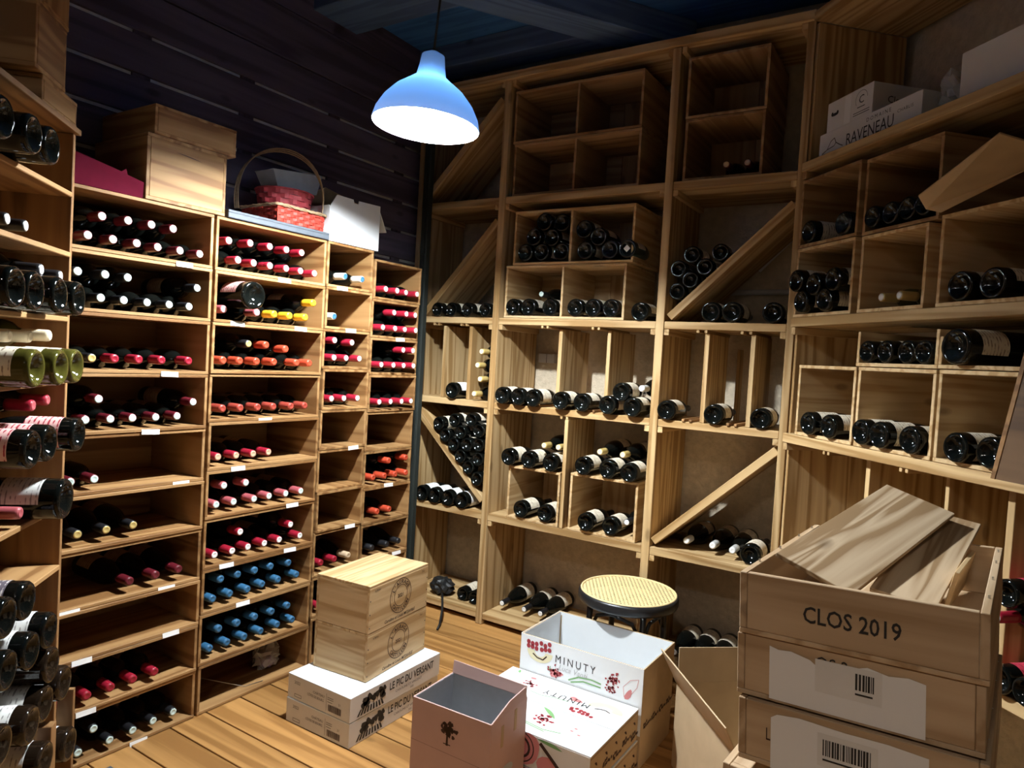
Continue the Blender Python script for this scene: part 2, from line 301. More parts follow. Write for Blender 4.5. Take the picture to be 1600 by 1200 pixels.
# wine bottles: cell, wall frame, end that shows, bottle type, capsule, capsule top, depth, lower row and rows above as (place along the wall, height)
CELLS = [
    ('A1', 'L', 'n', 'bx', 'dkred', 'white', 0.01, [(1.126, 1.668), (1.203, 1.668), (1.278, 1.668), (1.354, 1.668), (1.429, 1.668), (1.504, 1.668)], [(1.168, 1.735), (1.246, 1.736), (1.325, 1.738), (1.404, 1.739)]),
    ('A2', 'L', 'n', 'bx', 'black', 'mint', 0.01, [(1.098, 1.478), (1.173, 1.478), (1.248, 1.478), (1.324, 1.478), (1.399, 1.478), (1.474, 1.478)], [(1.103, 1.553), (1.181, 1.553), (1.258, 1.553), (1.504, 1.547)]),
    ('A3', 'L', 'n', 'bx', 'red', 'red', 0.01, [(1.149, 1.286), (1.224, 1.286), (1.299, 1.286), (1.379, 1.286), (1.479, 1.286)], []),
    ('A4', 'L', 'n', 'bx', 'dkred', 'mint', 0.01, [(1.139, 1.09), (1.214, 1.09), (1.29, 1.09), (1.366, 1.09), (1.447, 1.09)], [(1.175, 1.156), (1.504, 1.139)]),
    ('A5', 'L', 'n', 'bx', 'dkred', 'mint', 0.01, [(1.098, 0.898), (1.173, 0.898)], []),
    ('A6', 'L', 'n', 'bg', 'black', 'gold', 0.006, [(1.128, 0.72), (1.216, 0.72), (1.305, 0.72)], []),
    ('A7', 'L', 'n', 'bg', 'dkred', 'dkred', 0.01, [(1.298, 0.53), (1.389, 0.53), (1.477, 0.53)], []),
    ('A9', 'L', 'n', 'bx', 'red', 'red', 0.006, [(1.098, 0.19), (1.173, 0.19), (1.248, 0.19), (1.324, 0.19), (1.399, 0.19)], []),
    ('A10', 'L', 'n', 'bx', 'black', 'mint', 0.01, [(1.151, 0.012), (1.249, 0.012), (1.327, 0.012), (1.403, 0.012), (1.48, 0.012)], [(1.2, 0.069)]),
    ('B1', 'L', 'n', 'bx', 'red', 'white', 0.01, [(1.661, 1.67), (1.736, 1.67), (1.811, 1.67), (1.887, 1.67), (1.962, 1.67), (2.038, 1.67)], [(1.626, 1.737), (1.719, 1.743), (1.808, 1.745), (1.887, 1.745), (1.964, 1.745)]),
    ('B2', 'L', 'n', 'bx', 'yellow', 'yellow', 0.01, [(1.618, 1.482), (1.758, 1.482), (1.841, 1.482), (1.92, 1.482), (1.998, 1.482)], [(2.038, 1.546)]),
    ('B3', 'L', 'n', 'bx', 'orange', 'orange', 0.01, [(1.618, 1.292), (1.693, 1.292), (1.772, 1.292), (1.854, 1.292), (1.961, 1.292), (2.036, 1.292)], [(1.728, 1.359), (1.809, 1.358), (1.907, 1.346)]),
    ('B4', 'L', 'n', 'bx', 'brick', 'brick', 0.01, [(1.624, 1.112), (1.701, 1.112), (1.783, 1.112), (1.862, 1.112), (1.941, 1.112), (2.02, 1.112)], []),
    ('B5', 'L', 'n', 'bx', 'red', 'tan', 0.01, [(1.618, 0.93), (1.693, 0.93), (1.768, 0.93), (1.844, 0.93)], []),
    ('B6', 'L', 'n', 'bx', 'rose', 'mint', 0.01, [(1.618, 0.75), (1.693, 0.75), (1.781, 0.75), (1.857, 0.75), (1.937, 0.75), (2.018, 0.75)], [(1.649, 0.818), (1.747, 0.817)]),
    ('B7', 'L', 'n', 'bx', 'red', 'white', 0.01, [(1.618, 0.56), (1.693, 0.56), (1.768, 0.56), (1.844, 0.56), (1.919, 0.56), (2.02, 0.56)], [(1.731, 0.626), (1.969, 0.616)]),
    ('B8', 'L', 'n', 'bx', 'blue', 'blue', 0.01, [(1.618, 0.392), (1.693, 0.392), (1.768, 0.392), (1.844, 0.392), (1.923, 0.392), (2.016, 0.392)], [(1.652, 0.459), (1.729, 0.458), (1.804, 0.458), (1.881, 0.457), (1.971, 0.452)]),
    ('B9', 'L', 'n', 'bx', 'blue', 'blue', 0.01, [(1.618, 0.2), (1.693, 0.2), (1.768, 0.2), (1.844, 0.2), (1.931, 0.2), (2.007, 0.2)], [(1.653, 0.266), (1.732, 0.266), (1.812, 0.268), (1.895, 0.266), (1.976, 0.269)]),
    ('C1', 'L', 'n', 'bg', 'pale', 'blue', 0.01, [(2.211, 1.674), (2.318, 1.674)], []),
    ('C2', 'L', 'n', 'bg', 'pale', 'blue', 0.01, [(2.154, 1.493)], []),
    ('C3', 'L', 'n', 'bx', 'red', 'white', -0.01, [(2.147, 1.32), (2.223, 1.32), (2.298, 1.32)], [(2.147, 1.395), (2.251, 1.39)]),
    ('C4', 'L', 'n', 'bx', 'red', 'white', -0.01, [(2.147, 1.141), (2.223, 1.141), (2.298, 1.141)], []),
    ('C8', 'L', 'n', 'bg', 'red', 'red', 0.01, [(2.154, 0.405), (2.234, 0.405), (2.318, 0.405)], []),
    ('C9', 'L', 'n', 'bx', 'red', 'red', 0.01, [(2.147, 0.225), (2.223, 0.225)], []),
    ('D1', 'L', 'n', 'bx', 'red', 'white', -0.02, [(2.436, 1.65), (2.512, 1.65), (2.587, 1.65), (2.663, 1.65)], []),
    ('D2', 'L', 'n', 'bx', 'red', 'white', -0.02, [(2.436, 1.471), (2.512, 1.471), (2.587, 1.471), (2.663, 1.471)], [(2.512, 1.546), (2.587, 1.546), (2.662, 1.546)]),
    ('D3', 'L', 'n', 'bx', 'red', 'white', -0.02, [(2.436, 1.296), (2.512, 1.296), (2.587, 1.296), (2.663, 1.296)], [(2.584, 1.371), (2.659, 1.371)]),
    ('D4', 'L', 'n', 'bx', 'red', 'white', -0.02, [(2.436, 1.121), (2.512, 1.121), (2.587, 1.121), (2.663, 1.121)], []),
    ('D6', 'L', 'n', 'bx', 'orange', 'orange', -0.01, [(2.436, 0.762), (2.512, 0.762), (2.587, 0.762), (2.663, 0.762)], [(2.535, 0.834), (2.663, 0.837)]),
    ('D7', 'L', 'n', 'bx', 'orange', 'orange', 0.01, [(2.494, 0.588), (2.575, 0.588)], []),
    ('D8', 'L', 'n', 'bg', 'black', 'black', 0.01, [(2.471, 0.41), (2.566, 0.41), (2.654, 0.41)], []),
    ('P2', 'B', 'b', 'bx', 'black', 'black', -0.01, [(-2.413, 1.605), (-2.318, 1.605), (-2.214, 1.605), (-2.104, 1.605)], []),
    ('P3', 'B', 'b', 'bg', 'black', 'black', -0.01, [(-2.283, 1.165)], []),
    ('P3n', 'B', 'n', 'bx', 'gold', 'cream', -0.02, [(-2.128, 1.165)], [(-2.098, 1.387), (-2.121, 1.315), (-2.098, 1.244)]),
    ('P4', 'B', 'b', 'bx', 'black', 'black', -0.01, [], [(-2.258, 1.013), (-2.15, 1.024), (-2.363, 0.986), (-2.21, 0.954), (-2.095, 0.973), (-2.316, 0.927), (-2.17, 0.891), (-2.095, 0.898), (-2.254, 0.885), (-2.207, 0.826), (-2.095, 0.823), (-2.152, 0.774), (-2.095, 0.72)]),
    ('P4b', 'B', 'b', 'bg', 'black', 'black', -0.01, [(-2.457, 0.585), (-2.368, 0.585), (-2.276, 0.585), (-2.185, 0.585)], []),
    ('P5', 'B', 'b', 'bx', 'black', 'black', 0.07, [(-2.203, 0.063), (-2.122, 0.063)], []),
    ('Q2a', 'B', 'b', 'bg', 'black', 'black', 0.0, [(-1.88, 1.889), (-1.787, 1.889), (-1.678, 1.889)], [(-1.776, 2.036), (-1.678, 2.028), (-1.834, 1.965), (-1.733, 1.959)]),
    ('Q2b', 'B', 'b', 'bg', 'black', 'black', 0.0, [(-1.544, 1.889), (-1.415, 1.889), (-1.326, 1.889)], [(-1.557, 1.991), (-1.478, 1.951)]),
    ('Q2c', 'B', 'b', 'bg', 'black', 'black', 0.0, [(-1.934, 1.615), (-1.843, 1.615), (-1.723, 1.615)], []),
    ('Q2d', 'B', 'b', 'bg', 'black', 'black', 0.0, [(-1.577, 1.615), (-1.484, 1.615), (-1.393, 1.615)], []),
    ('Q2e', 'B', 'b', 'bg', 'black', 'black', 0.0, [(-1.245, 1.6)], []),
    ('Q3', 'B', 'b', 'bg', 'black', 'black', -0.03, [(-1.948, 1.165), (-1.857, 1.165), (-1.769, 1.165), (-1.612, 1.165), (-1.502, 1.165), (-1.365, 1.165), (-1.242, 1.165)], [(-1.303, 1.229)]),
    ('Q4a', 'B', 'b', 'bg', 'black', 'black', -0.02, [(-1.897, 0.856), (-1.779, 0.856), (-1.656, 0.856)], []),
    ('Q4b', 'B', 'b', 'bg', 'black', 'black', -0.01, [(-1.814, 0.6), (-1.676, 0.6)], []),
    ('Q4c', 'B', 'b', 'bg', 'black', 'black', -0.02, [(-1.477, 0.865), (-1.352, 0.865), (-1.24, 0.865)], []),
    ('Q4d', 'B', 'b', 'bg', 'black', 'black', -0.01, [(-1.447, 0.6), (-1.323, 0.6)], []),
    ('Q5', 'B', 'n', 'bg', 'black', 'white', 0.09, [(-1.951, 0.063), (-1.815, 0.063), (-1.719, 0.063)], []),
    ('R1', 'B', 'n', 'bg', 'dkred', 'tan', 0.05, [(-0.912, 2.245), (-0.823, 2.245)], []),
    ('R2', 'B', 'b', 'bx', 'black', 'black', 0.0, [], [(-1.022, 1.86), (-0.899, 1.866), (-1.079, 1.799), (-0.962, 1.806), (-1.022, 1.75), (-1.077, 1.699)]),
    ('R2b', 'B', 'b', 'bg', 'black', 'black', 0.0, [(-0.923, 1.605), (-0.831, 1.605), (-0.666, 1.605)], []),
    ('R3', 'B', 'b', 'bg', 'black', 'black', -0.01, [(-1.086, 1.165), (-0.876, 1.165), (-0.682, 1.165)], []),
    ('R4', 'B', 'n', 'bg', 'silver', 'white', 0.06, [(-0.978, 0.587), (-0.861, 0.587)], []),
    ('R4b', 'B', 'b', 'bg', 'black', 'black', 0.03, [(-0.693, 0.587)], []),
    ('R5', 'B', 'n', 'bg', 'black', 'silver', 0.09, [(-1.008, 0.063), (-0.919, 0.063), (-0.831, 0.063), (-0.742, 0.063)], []),
    ('S2a', 'R', 'b', 'bg', 'black', 'black', 0.0, [(0.106, 1.915), (0.297, 1.915)], []),
    ('S2b', 'R', 'b', 'bg', 'black', 'black', -0.03, [(0.131, 1.64), (0.261, 1.64)], [(0.099, 1.722), (0.317, 1.708), (0.195, 1.701)]),
    ('S2c', 'R', 'b', 'bx', 'black', 'black', 0.0, [(0.456, 1.915), (0.534, 1.915), (0.609, 1.915), (0.684, 1.915)], []),
    ('S2d', 'R', 'n', 'bx', 'gold', 'silver', 0.02, [(0.498, 1.64), (0.581, 1.64)], []),
    ('S2e', 'R', 'b', 'bg', 'black', 'black', 0.0, [(0.837, 1.64), (0.94, 1.64)], []),
    ('S3a', 'R', 'b', 'bg', 'black', 'black', -0.02, [(0.214, 1.175), (0.326, 1.175)], []),
    ('S3b', 'R', 'b', 'bg', 'black', 'black', -0.02, [(0.499, 1.175), (0.587, 1.175), (0.718, 1.175)], []),
    ('S3c', 'R', 'b', 'bx', 'black', 'black', 0.0, [(0.478, 1.455), (0.563, 1.455), (0.649, 1.455), (0.725, 1.455)], []),
    ('S3d', 'R', 'b', 'bg', 'black', 'black', -0.02, [(0.885, 1.175), (0.991, 1.175)], []),
    ('S3e', 'R', 'b', 'mg', 'black', 'black', -0.03, [(0.867, 1.455)], []),
    ('S4', 'R', 'b', 'bx', 'black', 'black', -0.02, [(1.079, 0.6), (1.154, 0.6)], [(1.083, 0.828)]),
    ('K1', 'K', 'b', 'ch', 'black', 'black', -0.07, [(1.636, 1.785), (1.75, 1.785), (1.838, 1.785)], []),
    ('K2', 'K', 'n', 'bx', 'black', 'silver', 0.03, [(1.882, 1.621), (1.98, 1.621)], []),
    ('K3', 'K', 'b', 'bg', 'black', 'black', -0.09, [(1.64, 1.443), (1.737, 1.443), (1.867, 1.443), (1.994, 1.443)], []),
    ('K3n', 'K', 'n', 'bx', 'black', 'silver', 0.0, [], [(1.984, 1.516), (2.103, 1.512)]),
    ('K4', 'K', 'b', 'bg', 'cream', 'cream', -0.09, [(1.765, 1.271), (1.873, 1.271), (1.991, 1.271)], []),
    ('K4n', 'K', 'n', 'bx', 'cream', 'cream', 0.0, [], [(1.835, 1.347), (1.944, 1.347), (2.064, 1.351)]),
    ('K5', 'K', 'b', 'bg', 'red', 'red', -0.09, [(1.75, 1.091), (1.854, 1.091), (2.027, 1.091)], []),
    ('K5n', 'K', 'n', 'bx', 'red', 'rose', 0.03, [], [(2.048, 1.167), (2.123, 1.176)]),
    ('K6', 'K', 'b', 'mg', 'black', 'black', -0.07, [(1.994, 0.92)], []),
    ('K6n', 'K', 'n', 'bx', 'rose', 'rose', -0.01, [(1.893, 0.92)], []),
    ('K7', 'K', 'b', 'bg', 'black', 'black', -0.09, [(1.645, 0.749), (1.748, 0.749)], []),
    ('K8', 'K', 'b', 'bg', 'black', 'black', -0.09, [], [(1.679, 0.621), (1.781, 0.62), (1.869, 0.633)]),
    ('K9', 'K', 'b', 'bg', 'black', 'black', -0.09, [], [(1.898, 0.535), (1.652, 0.47), (1.781, 0.445), (1.87, 0.451), (1.986, 0.448), (1.886, 0.302), (2.027, 0.263)]),
]

# ------------------------------------------------------------------ the room
fl = struct(link('floor', boxmesh(5.8, 6.2, .06, 'black_rubber', 0), None, T(-.2, .45, -.056)))
y = -2.56; k = 0
while y < 3.5:
    wd = (.142, .138, .147, .143, .15)[k % 5]
    board(fl, 'plank', (-2.85, y - .45 + .0025, .028), (2.75, y - .45 + wd - .0035, .056), 'floor_oak', .0015); y += wd; k += 1
wl = struct(link('wall_left', boxmesh(.04, 2.75, 3.1, 'gap_plaster', 0), None, T(-2.685, 2.1, 1.55)))
zs = [1.60, 1.75, 1.905, 2.06, 2.2175, 2.37, 2.525, 2.685, 2.905, 3.095]
for z0, z1 in zip(zs, zs[1:]):
    g0 = .003 if z0 in (2.685, 2.905) else .008; g1 = .003 if z1 > 2.6 else .008
    board(wl, 'plank', (.0205, -1.35, z0 - 1.55 + g0), (.038 if z1 < 3 else .03, 1.37, z1 - 1.55 - g1), 'dark_plank', .002)
for yy in (1.0, 1.465, 1.925, 2.42, 2.90): board(wl, 'stud', (.0202, yy - 2.1 - .035, -.1), (.0300, yy - 2.1 + .035, 1.5), 'dark_plank')
wb = struct(link('wall_back', boxmesh(2.7, .08, 3.1, 'roughcast', 0), None, T(-1.45, 3.46, 1.55)))
wr = struct(link('wall_right', boxmesh(4.6, .08, 3.1, 'roughcast', 0), None, FR['R'] @ T(2.15, .52, 1.55)))
wk = struct(link('wall_near', boxmesh(4.4, .06, 3.1, 'rear_plaster', 0), None, FR['K'] @ T(.3, .40, 1.55)))
wz = struct(link('wall_rear', boxmesh(.08, 3.4, 3.1, 'rear_plaster', 0), None, RZ(-45) @ T(1.9, .5, 1.55)))
cl = struct(link('ceiling', boxmesh(5.8, 6.2, .06, 'ceiling_board', 0), None, T(-.2, .45, 3.11)))
def beam(name, p0, p1, wd, z0, z1):
    d = Vector((p1[0] - p0[0], p1[1] - p0[1], 0)); l = d.length; an = math.degrees(math.atan2(d.y, d.x))
    return struct(link(name, boxmesh(l, wd, z1 - z0, 'beam_wood', .004), None, T((p0[0] + p1[0]) / 2, (p0[1] + p1[1]) / 2, (z0 + z1) / 2) @ RZ(an)))
beam('trim_1', (-2.35, 1.78), (-1.27, 3.40), .20, 2.95, 3.08)
beam('trim_2', (-2.68, 2.40), (-1.90, 2.40), .28, 2.97, 3.08)
beam('trim_3', (-2.68, 3.10), (-1.52, 3.10), .16, 2.96, 3.08)
beam('trim_4', (-.95, 2.30), (-.55, 3.10), .07, 2.98, 3.08)
tr = struct(link('trim_5', boxmesh(.045, .035, 2.95, 'dark_trim', .003), None, T(-2.50, 2.965, 1.475)))
board(tr, 'rib', (-.012, -.024, -1.47), (.004, -.017, 1.47), 'dark_trim')
board(tr, 'rib', (.012, -.024, -1.47), (.02, -.017, 1.47), 'dark_trim')

# ------------------------------------------------------------------ pendant lamp (its light stays here)
lamp = thing('pendant_lamp', 'round pendant lamp glowing cold white below the dark ceiling coloured with its blue bloom', 'lamp', T(-1.56, 1.82, 2.155) @ RY(2.5) @ RX(-2))
def open_lathe(name, prof, mat, parent, n=40):
    vs, fs = [], []
    for r, h in prof:
        for i in range(n): t = 2 * PI * i / n; vs.append((r * math.cos(t), r * math.sin(t), h))
    for j in range(len(prof) - 1):
        for i in range(n): k = (i + 1) % n; fs.append((j * n + i, (j + 1) * n + i, (j + 1) * n + k, j * n + k))
    return mesh(name, vs, fs, mat, parent, smooth=True)
open_lathe('lamp_shade', [(.178, 0), (.180, .004), (.172, .035), (.15, .075), (.115, .115), (.075, .145), (.05, .165), (.043, .20), (.038, .235), (.012, .25), (.0005, .252)], 'shade_blue_glow', lamp)
link('socket', lathe_mesh('socket', [(.022, .138), (.024, .142), (.024, .20), (.02, .235)], 'black_metal', 16), lamp)
link('bulb', lathe_mesh('bulb', [(.001, .045), (.016, .048), (.029, .057), (.038, .07), (.040, .085), (.037, .10), (.029, .115), (.020, .128), (.018, .15)], 'bulb_glow', 24), lamp)
tube('cord', [(0, 0, .25), (.005, 0, .5), (.03, .03, .92)], .004, 'black_rubber', lamp)

# four-spot ceiling fitting behind the viewer (its light stays here)
sp_ = thing('spot_lamp', 'bar with four small warm spots on the ceiling', 'lamp', T(-.15, -1.05, 2.98) @ RZ(20))
board(sp_, 'bar', (-.22, -.03, .06), (.22, .03, .095), 'steel')
for k in range(4):
    H_ = T(-.165 + .11 * k, 0, .055) @ RX(22)
    tube('stem', [(-.165 + .11 * k, 0, .06), (-.165 + .11 * k, 0, .04)], .006, 'steel', sp_)
    hd = open_lathe('spot_hood', [(.033, -.075), (.034, -.02), (.026, .0), (.0005, .004)], 'steel', sp_, 18); l_, r_, s__ = H_.decompose(); hd.location = l_; hd.rotation_euler = r_.to_euler()
    link('spot_bulb', lathe_mesh('spot_bulb', [(.004, -.052), (.018, -.046), (.024, -.032), (.022, -.018), (.010, -.004)], 'spot_glow', 14), sp_, H_)
# ------------------------------------------------------------------ open crates, stacked along the plank wall
def crate_parts(t, w, d, h, th=.011, mat='crate_pine', top=True, bottom=True, front=False, back=True, dividers=(), shelf=(), side_names=('side_board', 'side_board')):
    if bottom: board(t, 'bottom_board', (0, 0, 0), (w, d, th), mat)
    if top: board(t, 'top_board', (0, 0, h - th), (w, d, h), mat)
    z0, z1 = (th if bottom else 0), (h - th if top else h)
    board(t, side_names[0], (0, .001, z0), (th, d - .001, z1), mat); board(t, side_names[1], (w - th, .001, z0), (w, d - .001, z1), mat)
    if back == 2:
        k_ = w * .64; board(t, 'back_board', (th, d - th, z0), (k_, d, z1), mat); board(t, 'back_board', (k_ + .0015, d - th + .001, z0), (w - th, d, z1), mat)
    elif back: board(t, 'back_board', (th, d - th, z0), (w - th, d, z1), mat)
    if front: board(t, 'front_board', (th, 0, z0), (w - th, th, z1), mat)
    for x in dividers: board(t, 'divider', (x - th / 2, .002, z0), (x + th / 2, d - th, z1), mat)
COLUMN = {
 'A': (1.047, 1.556, [1.856, 1.66, 1.469, 1.277, 1.08, .888, .71, .52, .353, .18, .002]),
 'B': (1.566, 2.090, [1.856, 1.659, 1.470, 1.281, 1.10, .919, .738, .549, .38, .188, .002]),
 'C': (2.098, 2.374, [1.856, 1.662, 1.481, 1.308, 1.129, .953, .771, .592, .395, .215, .002]),
 'D': (2.382, 2.712, [1.822, 1.638, 1.459, 1.285, 1.110, .924, .751, .577, .40, .205, .002])}
COLN = dict(A='first crate column', B='second crate column', C='narrow crate column', D='corner crate column')
TAGS = {('A', 0): [.40], ('A', 2): [.36], ('A', 3): [.30], ('A', 4): [.42], ('A', 6): [.06, .38], ('A', 7): [.10, .40], ('A', 8): [.12], ('A', 9): [.30],
        ('B', 0): [.31], ('B', 1): [.10, .40], ('B', 3): [.25], ('B', 4): [.13], ('B', 5): [.40], ('B', 6): [.10, .40], ('B', 7): [.18],
        ('C', 0): [.09], ('C', 1): [.15], ('C', 4): [.20], ('C', 6): [.20], ('D', 1): [.2], ('D', 5): [.17], ('D', 7): [.25]}
HOLD = {}
def holding(col, i):
    return HOLD.get((col, i), 'empty')
for c_ in CELLS:
    if c_[1] == 'L': HOLD[(c_[0][0], int(c_[0][1:]) - 1)] = {'dkred': 'holding dark red capped bottles', 'red': 'holding red capped bottles', 'black': 'holding black capped bottles', 'yellow': 'holding yellow capped bottles', 'orange': 'holding orange capped bottles', 'brick': 'holding brick red capped bottles', 'rose': 'holding rose capped bottles', 'blue': 'holding blue capped bottles', 'pale': 'holding pale blue capped bottles'}[c_[4]]
rnd = random.Random(3)
for col, (y0, y1, zz) in COLUMN.items():
    for i in range(10):
        h = zz[i] - zz[i + 1]; jx = rnd.uniform(-.004, .006); jy = rnd.uniform(0, .006)
        hold = holding(col, i) if (col, i) != ('B', 9) else 'holding a clear bag'
        o = thing('wine_crate', f'open pine crate, {ORD[i]} down the {COLN[col]}, {hold}', 'crate', FR['L'] @ T(y0 + jx * .5, jy, zz[i + 1]), 'open crates along the plank wall')
        crate_parts(o, y1 - y0, .335, h - .0015)
        for s in TAGS.get((col, i), ()):
            g = link('price_tag', boxmesh(.062, .0012, .017, 'tag_paper', 0), o, T(s, -.002, -.001) @ RX(-8) @ RY(rnd.uniform(-3, 3)))
filler = thing('filler_board', 'narrow upright pine board wedged between the first two crate columns', 'board', FR['L'] @ T(1.5575, .03, .0))
board(filler, 'board', (0, 0, .002), (.007, .25, .85), 'aged_pine')

# ------------------------------------------------------------------ shelving on the back wall and on the right wall
def slab(t, name, p0, p1, th, y0, y1, mat='shelf_pine'):
    """board whose centre line runs from p0 to p1 in the (along, up) plane of the wall"""
    dx, dz = p1[0] - p0[0], p1[1] - p0[1]; l = math.hypot(dx, dz)
    return link(name, boxmesh(l, y1 - y0, th, mat, .002), t, T((p0[0] + p1[0]) / 2, (y0 + y1) / 2, (p0[1] + p1[1]) / 2) @ RY(-math.degrees(math.atan2(dz, dx))))
bs_ = thing('wine_shelving', 'tall golden pine wine shelving with diagonal braces covering the rough back wall', 'shelving', FR['B'])
parts = [(-2.60, -2.572), (-2.056, -2.018), (-1.166, -1.128), (-.607, -.576)]
for x0, x1 in parts: board(bs_, 'upright', (x0, 0, .002), (x1, .40, 2.81), 'shelf_pine', .002)
board(bs_, 'top_board', (-2.60, -.012, 2.812), (-.576, .40, 2.85), 'shelf_pine', .002)
SH = [(2.186, 2.222), (1.570, 1.603), (1.132, 1.165), (.550, .586), (.030, .062)]
for (a0, a1), (b0, b1) in zip(parts, parts[1:]):
    for z0, z1 in SH:
        board(bs_, 'shelf', (a1 + .001, .004, z0), (b0 - .001, .398, z1), 'shelf_pine', .002)
        if z0 > .1:
            board(bs_, 'cleat', (a1 + .001, .006, z0 - .028), (a1 + .024, .38, z0 - .001), 'shelf_pine'); board(bs_, 'cleat', (b0 - .024, .006, z0 - .028), (b0 - .001, .38, z0 - .001), 'shelf_pine')
    board(bs_, 'cleat', (a1 + .001, .006, 2.783), (a1 + .024, .38, 2.811), 'shelf_pine'); board(bs_, 'cleat', (b0 - .024, .006, 2.783), (b0 - .001, .38, 2.811), 'shelf_pine')
for x in (-2.441, -2.408, -2.256, -2.224, -1.757, -1.727, -1.479, -1.448, -.972, -.937, -.783, -.748): board(bs_, 'guide_rail', (x - .006, .004, 1.556), (x + .006, .36, 1.569), 'shelf_pine')
for x in (-1.775, -1.745, -1.475, -1.445, -1.010, -.978, -.815, -.783): board(bs_, 'guide_rail', (x - .006, -.004, 1.1655), (x + .006, .30, 1.177), 'aged_pine')
for x in (-1.619, -1.588): board(bs_, 'guide_rail', (x - .006, .004, 1.118), (x + .006, .36, 1.131), 'shelf_pine')
for x0, x1, z0, z1, y0 in [(-2.392, -2.372, 1.166, 1.555, .03), (-2.218, -2.198, 1.166, 1.555, .03), (-1.684, -1.664, 1.166, 1.555, .05), (-1.421, -1.403, 1.166, 1.555, .05), (-1.597, -1.578, .587, 1.117, .003), (-.944, -.924, 1.166, 1.555, .02), (-.882, -.868, 1.166, 1.50, .325), (-.748, -.729, 1.166, 1.555, .02)]:
    board(bs_, 'divider', (x0, y0, z0), (x1, y0 + (.06 if z1 < 1.51 and z0 > 1 else .30), z1), 'shelf_pine')
for p0, p1 in [((-2.555, 2.245), (-2.07, 2.725)), ((-2.535, 1.60), (-2.062, 2.105)), ((-2.545, 1.095), (-2.062, .645)), ((-1.108, 1.622), (-.612, 2.092)), ((-1.115, .612), (-.612, 1.085))]:
    slab(bs_, 'diagonal_brace', p0, p1, .034, .006, .36)
rs = thing('side_shelving', 'golden pine shelving at the angled wall carrying stacked pale crates', 'shelving', FR['R'])
board(rs, 'upright', (.016, .034, .002), (.0345, .44, 2.80), 'shelf_pine', .002)
board(rs, 'upright', (1.80, .012, .002), (1.83, .44, 2.80), 'shelf_pine', .002)
board(rs, 'top_board', (.036, .006, 2.80), (1.83, .44, 2.835), 'shelf_pine', .002)
for z0, z1 in [(2.206, 2.241), (1.590, 1.626), (1.126, 1.163), (.56, .596), (.03, .062)]:
    board(rs, 'shelf', (.035, .0, z0), (1.799, .44, z1), 'shelf_pine', .002)
    if z0 > .1: board(rs, 'cleat', (.035, .006, z0 - .03), (.058, .42, z0 - .001), 'shelf_pine')
for x in (.29, .315, .665, .69): board(rs, 'guide_rail', (x - .006, .004, 1.112), (x + .006, .36, 1.125), 'shelf_pine')
for x0, x1 in [(.458, .478), (.796, .810), (1.003, 1.025), (1.35, 1.37)]: board(rs, 'divider', (x0, .05, .597), (x1, .40, 1.125), 'shelf_pine')
board(rs, 'back_panel', (.49, .38, .60), (.66, .40, 1.12), 'aged_pine')
board(rs, 'back_panel', (.83, .38, .60), (1.34, .40, 1.12), 'aged_pine')
# loose boxes standing in the shelving
def wall_crate(wall, s0, s1, z0, z1, label, mat='shaded_crate', d=.36, y0=.004, divs=(), group='pale crates set into the wall shelving', **kw):
    o = thing('wine_crate', label, 'crate', FR[wall] @ T(s0, y0, z0), group)
    crate_parts(o, s1 - s0, d, z1 - z0 - .0015, .012, mat, dividers=[x - s0 for x in divs], **{'back': 2, **kw}); return o
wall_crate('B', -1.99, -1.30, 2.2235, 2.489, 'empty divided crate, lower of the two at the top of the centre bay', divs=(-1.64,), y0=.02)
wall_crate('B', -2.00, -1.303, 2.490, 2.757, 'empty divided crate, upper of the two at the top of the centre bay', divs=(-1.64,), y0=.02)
wall_crate('B', -1.988, -1.325, 1.6045, 1.870, 'divided pale crate standing on the centre bay shelf under another crate', 'pale_pine', divs=(-1.658,))
wall_crate('B', -1.951, -1.297, 1.8715, 2.142, 'divided pale crate packed with bottles on top of the other centre bay crate', 'pale_pine', divs=(-1.627,))
wall_crate('B', -1.905, -1.604, .5875, .857, 'small pale crate with two bottles inside, beside the upright near the corner', 'pale_pine', top=True)
wall_crate('B', -1.549, -1.20, .5875, .866, 'small pale crate with two bottles inside, above the cane stool', 'pale_pine', top=True)
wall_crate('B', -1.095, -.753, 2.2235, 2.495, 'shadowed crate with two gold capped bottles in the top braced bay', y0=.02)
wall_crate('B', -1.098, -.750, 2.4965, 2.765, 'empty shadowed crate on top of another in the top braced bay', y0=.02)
wall_crate('R', .041, .375, 1.627, 1.900, 'crate with five stacked bottles next to the corner upright', 'pale_pine', d=.40)
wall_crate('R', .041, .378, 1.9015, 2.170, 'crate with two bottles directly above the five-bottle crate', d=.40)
wall_crate('R', .408, .703, 1.627, 1.894, 'crate holding two gold necked bottles on the angled wall', 'pale_pine', d=.40)
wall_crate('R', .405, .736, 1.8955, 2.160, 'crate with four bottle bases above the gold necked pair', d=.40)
wall_crate('R', .750, 1.05, 1.627, 1.905, 'crate with two large bottle bases under the brown cardboard sheet', 'pale_pine', d=.40)
wall_crate('R', .106, .430, 1.1645, 1.440, 'pale crate on the lower angled shelf next to the upright', 'pale_pine', d=.40)
wall_crate('R', .441, .776, 1.1645, 1.440, 'pale crate with three labelled bottles below a row of four', 'pale_pine', d=.40)
wall_crate('R', .786, 1.075, 1.1645, 1.441, 'pale crate with two large bottles below the lone magnum', 'pale_pine', d=.40)
wall_crate('R', .425, .776, 1.4415, 1.562, 'shallow open tray with four bottles on the angled wall', 'pale_pine', d=.38, top=False)
wall_crate('R', .778, 1.10, 1.4425, 1.540, 'shallow open tray carrying the lone magnum', 'pale_pine', d=.38, top=False)

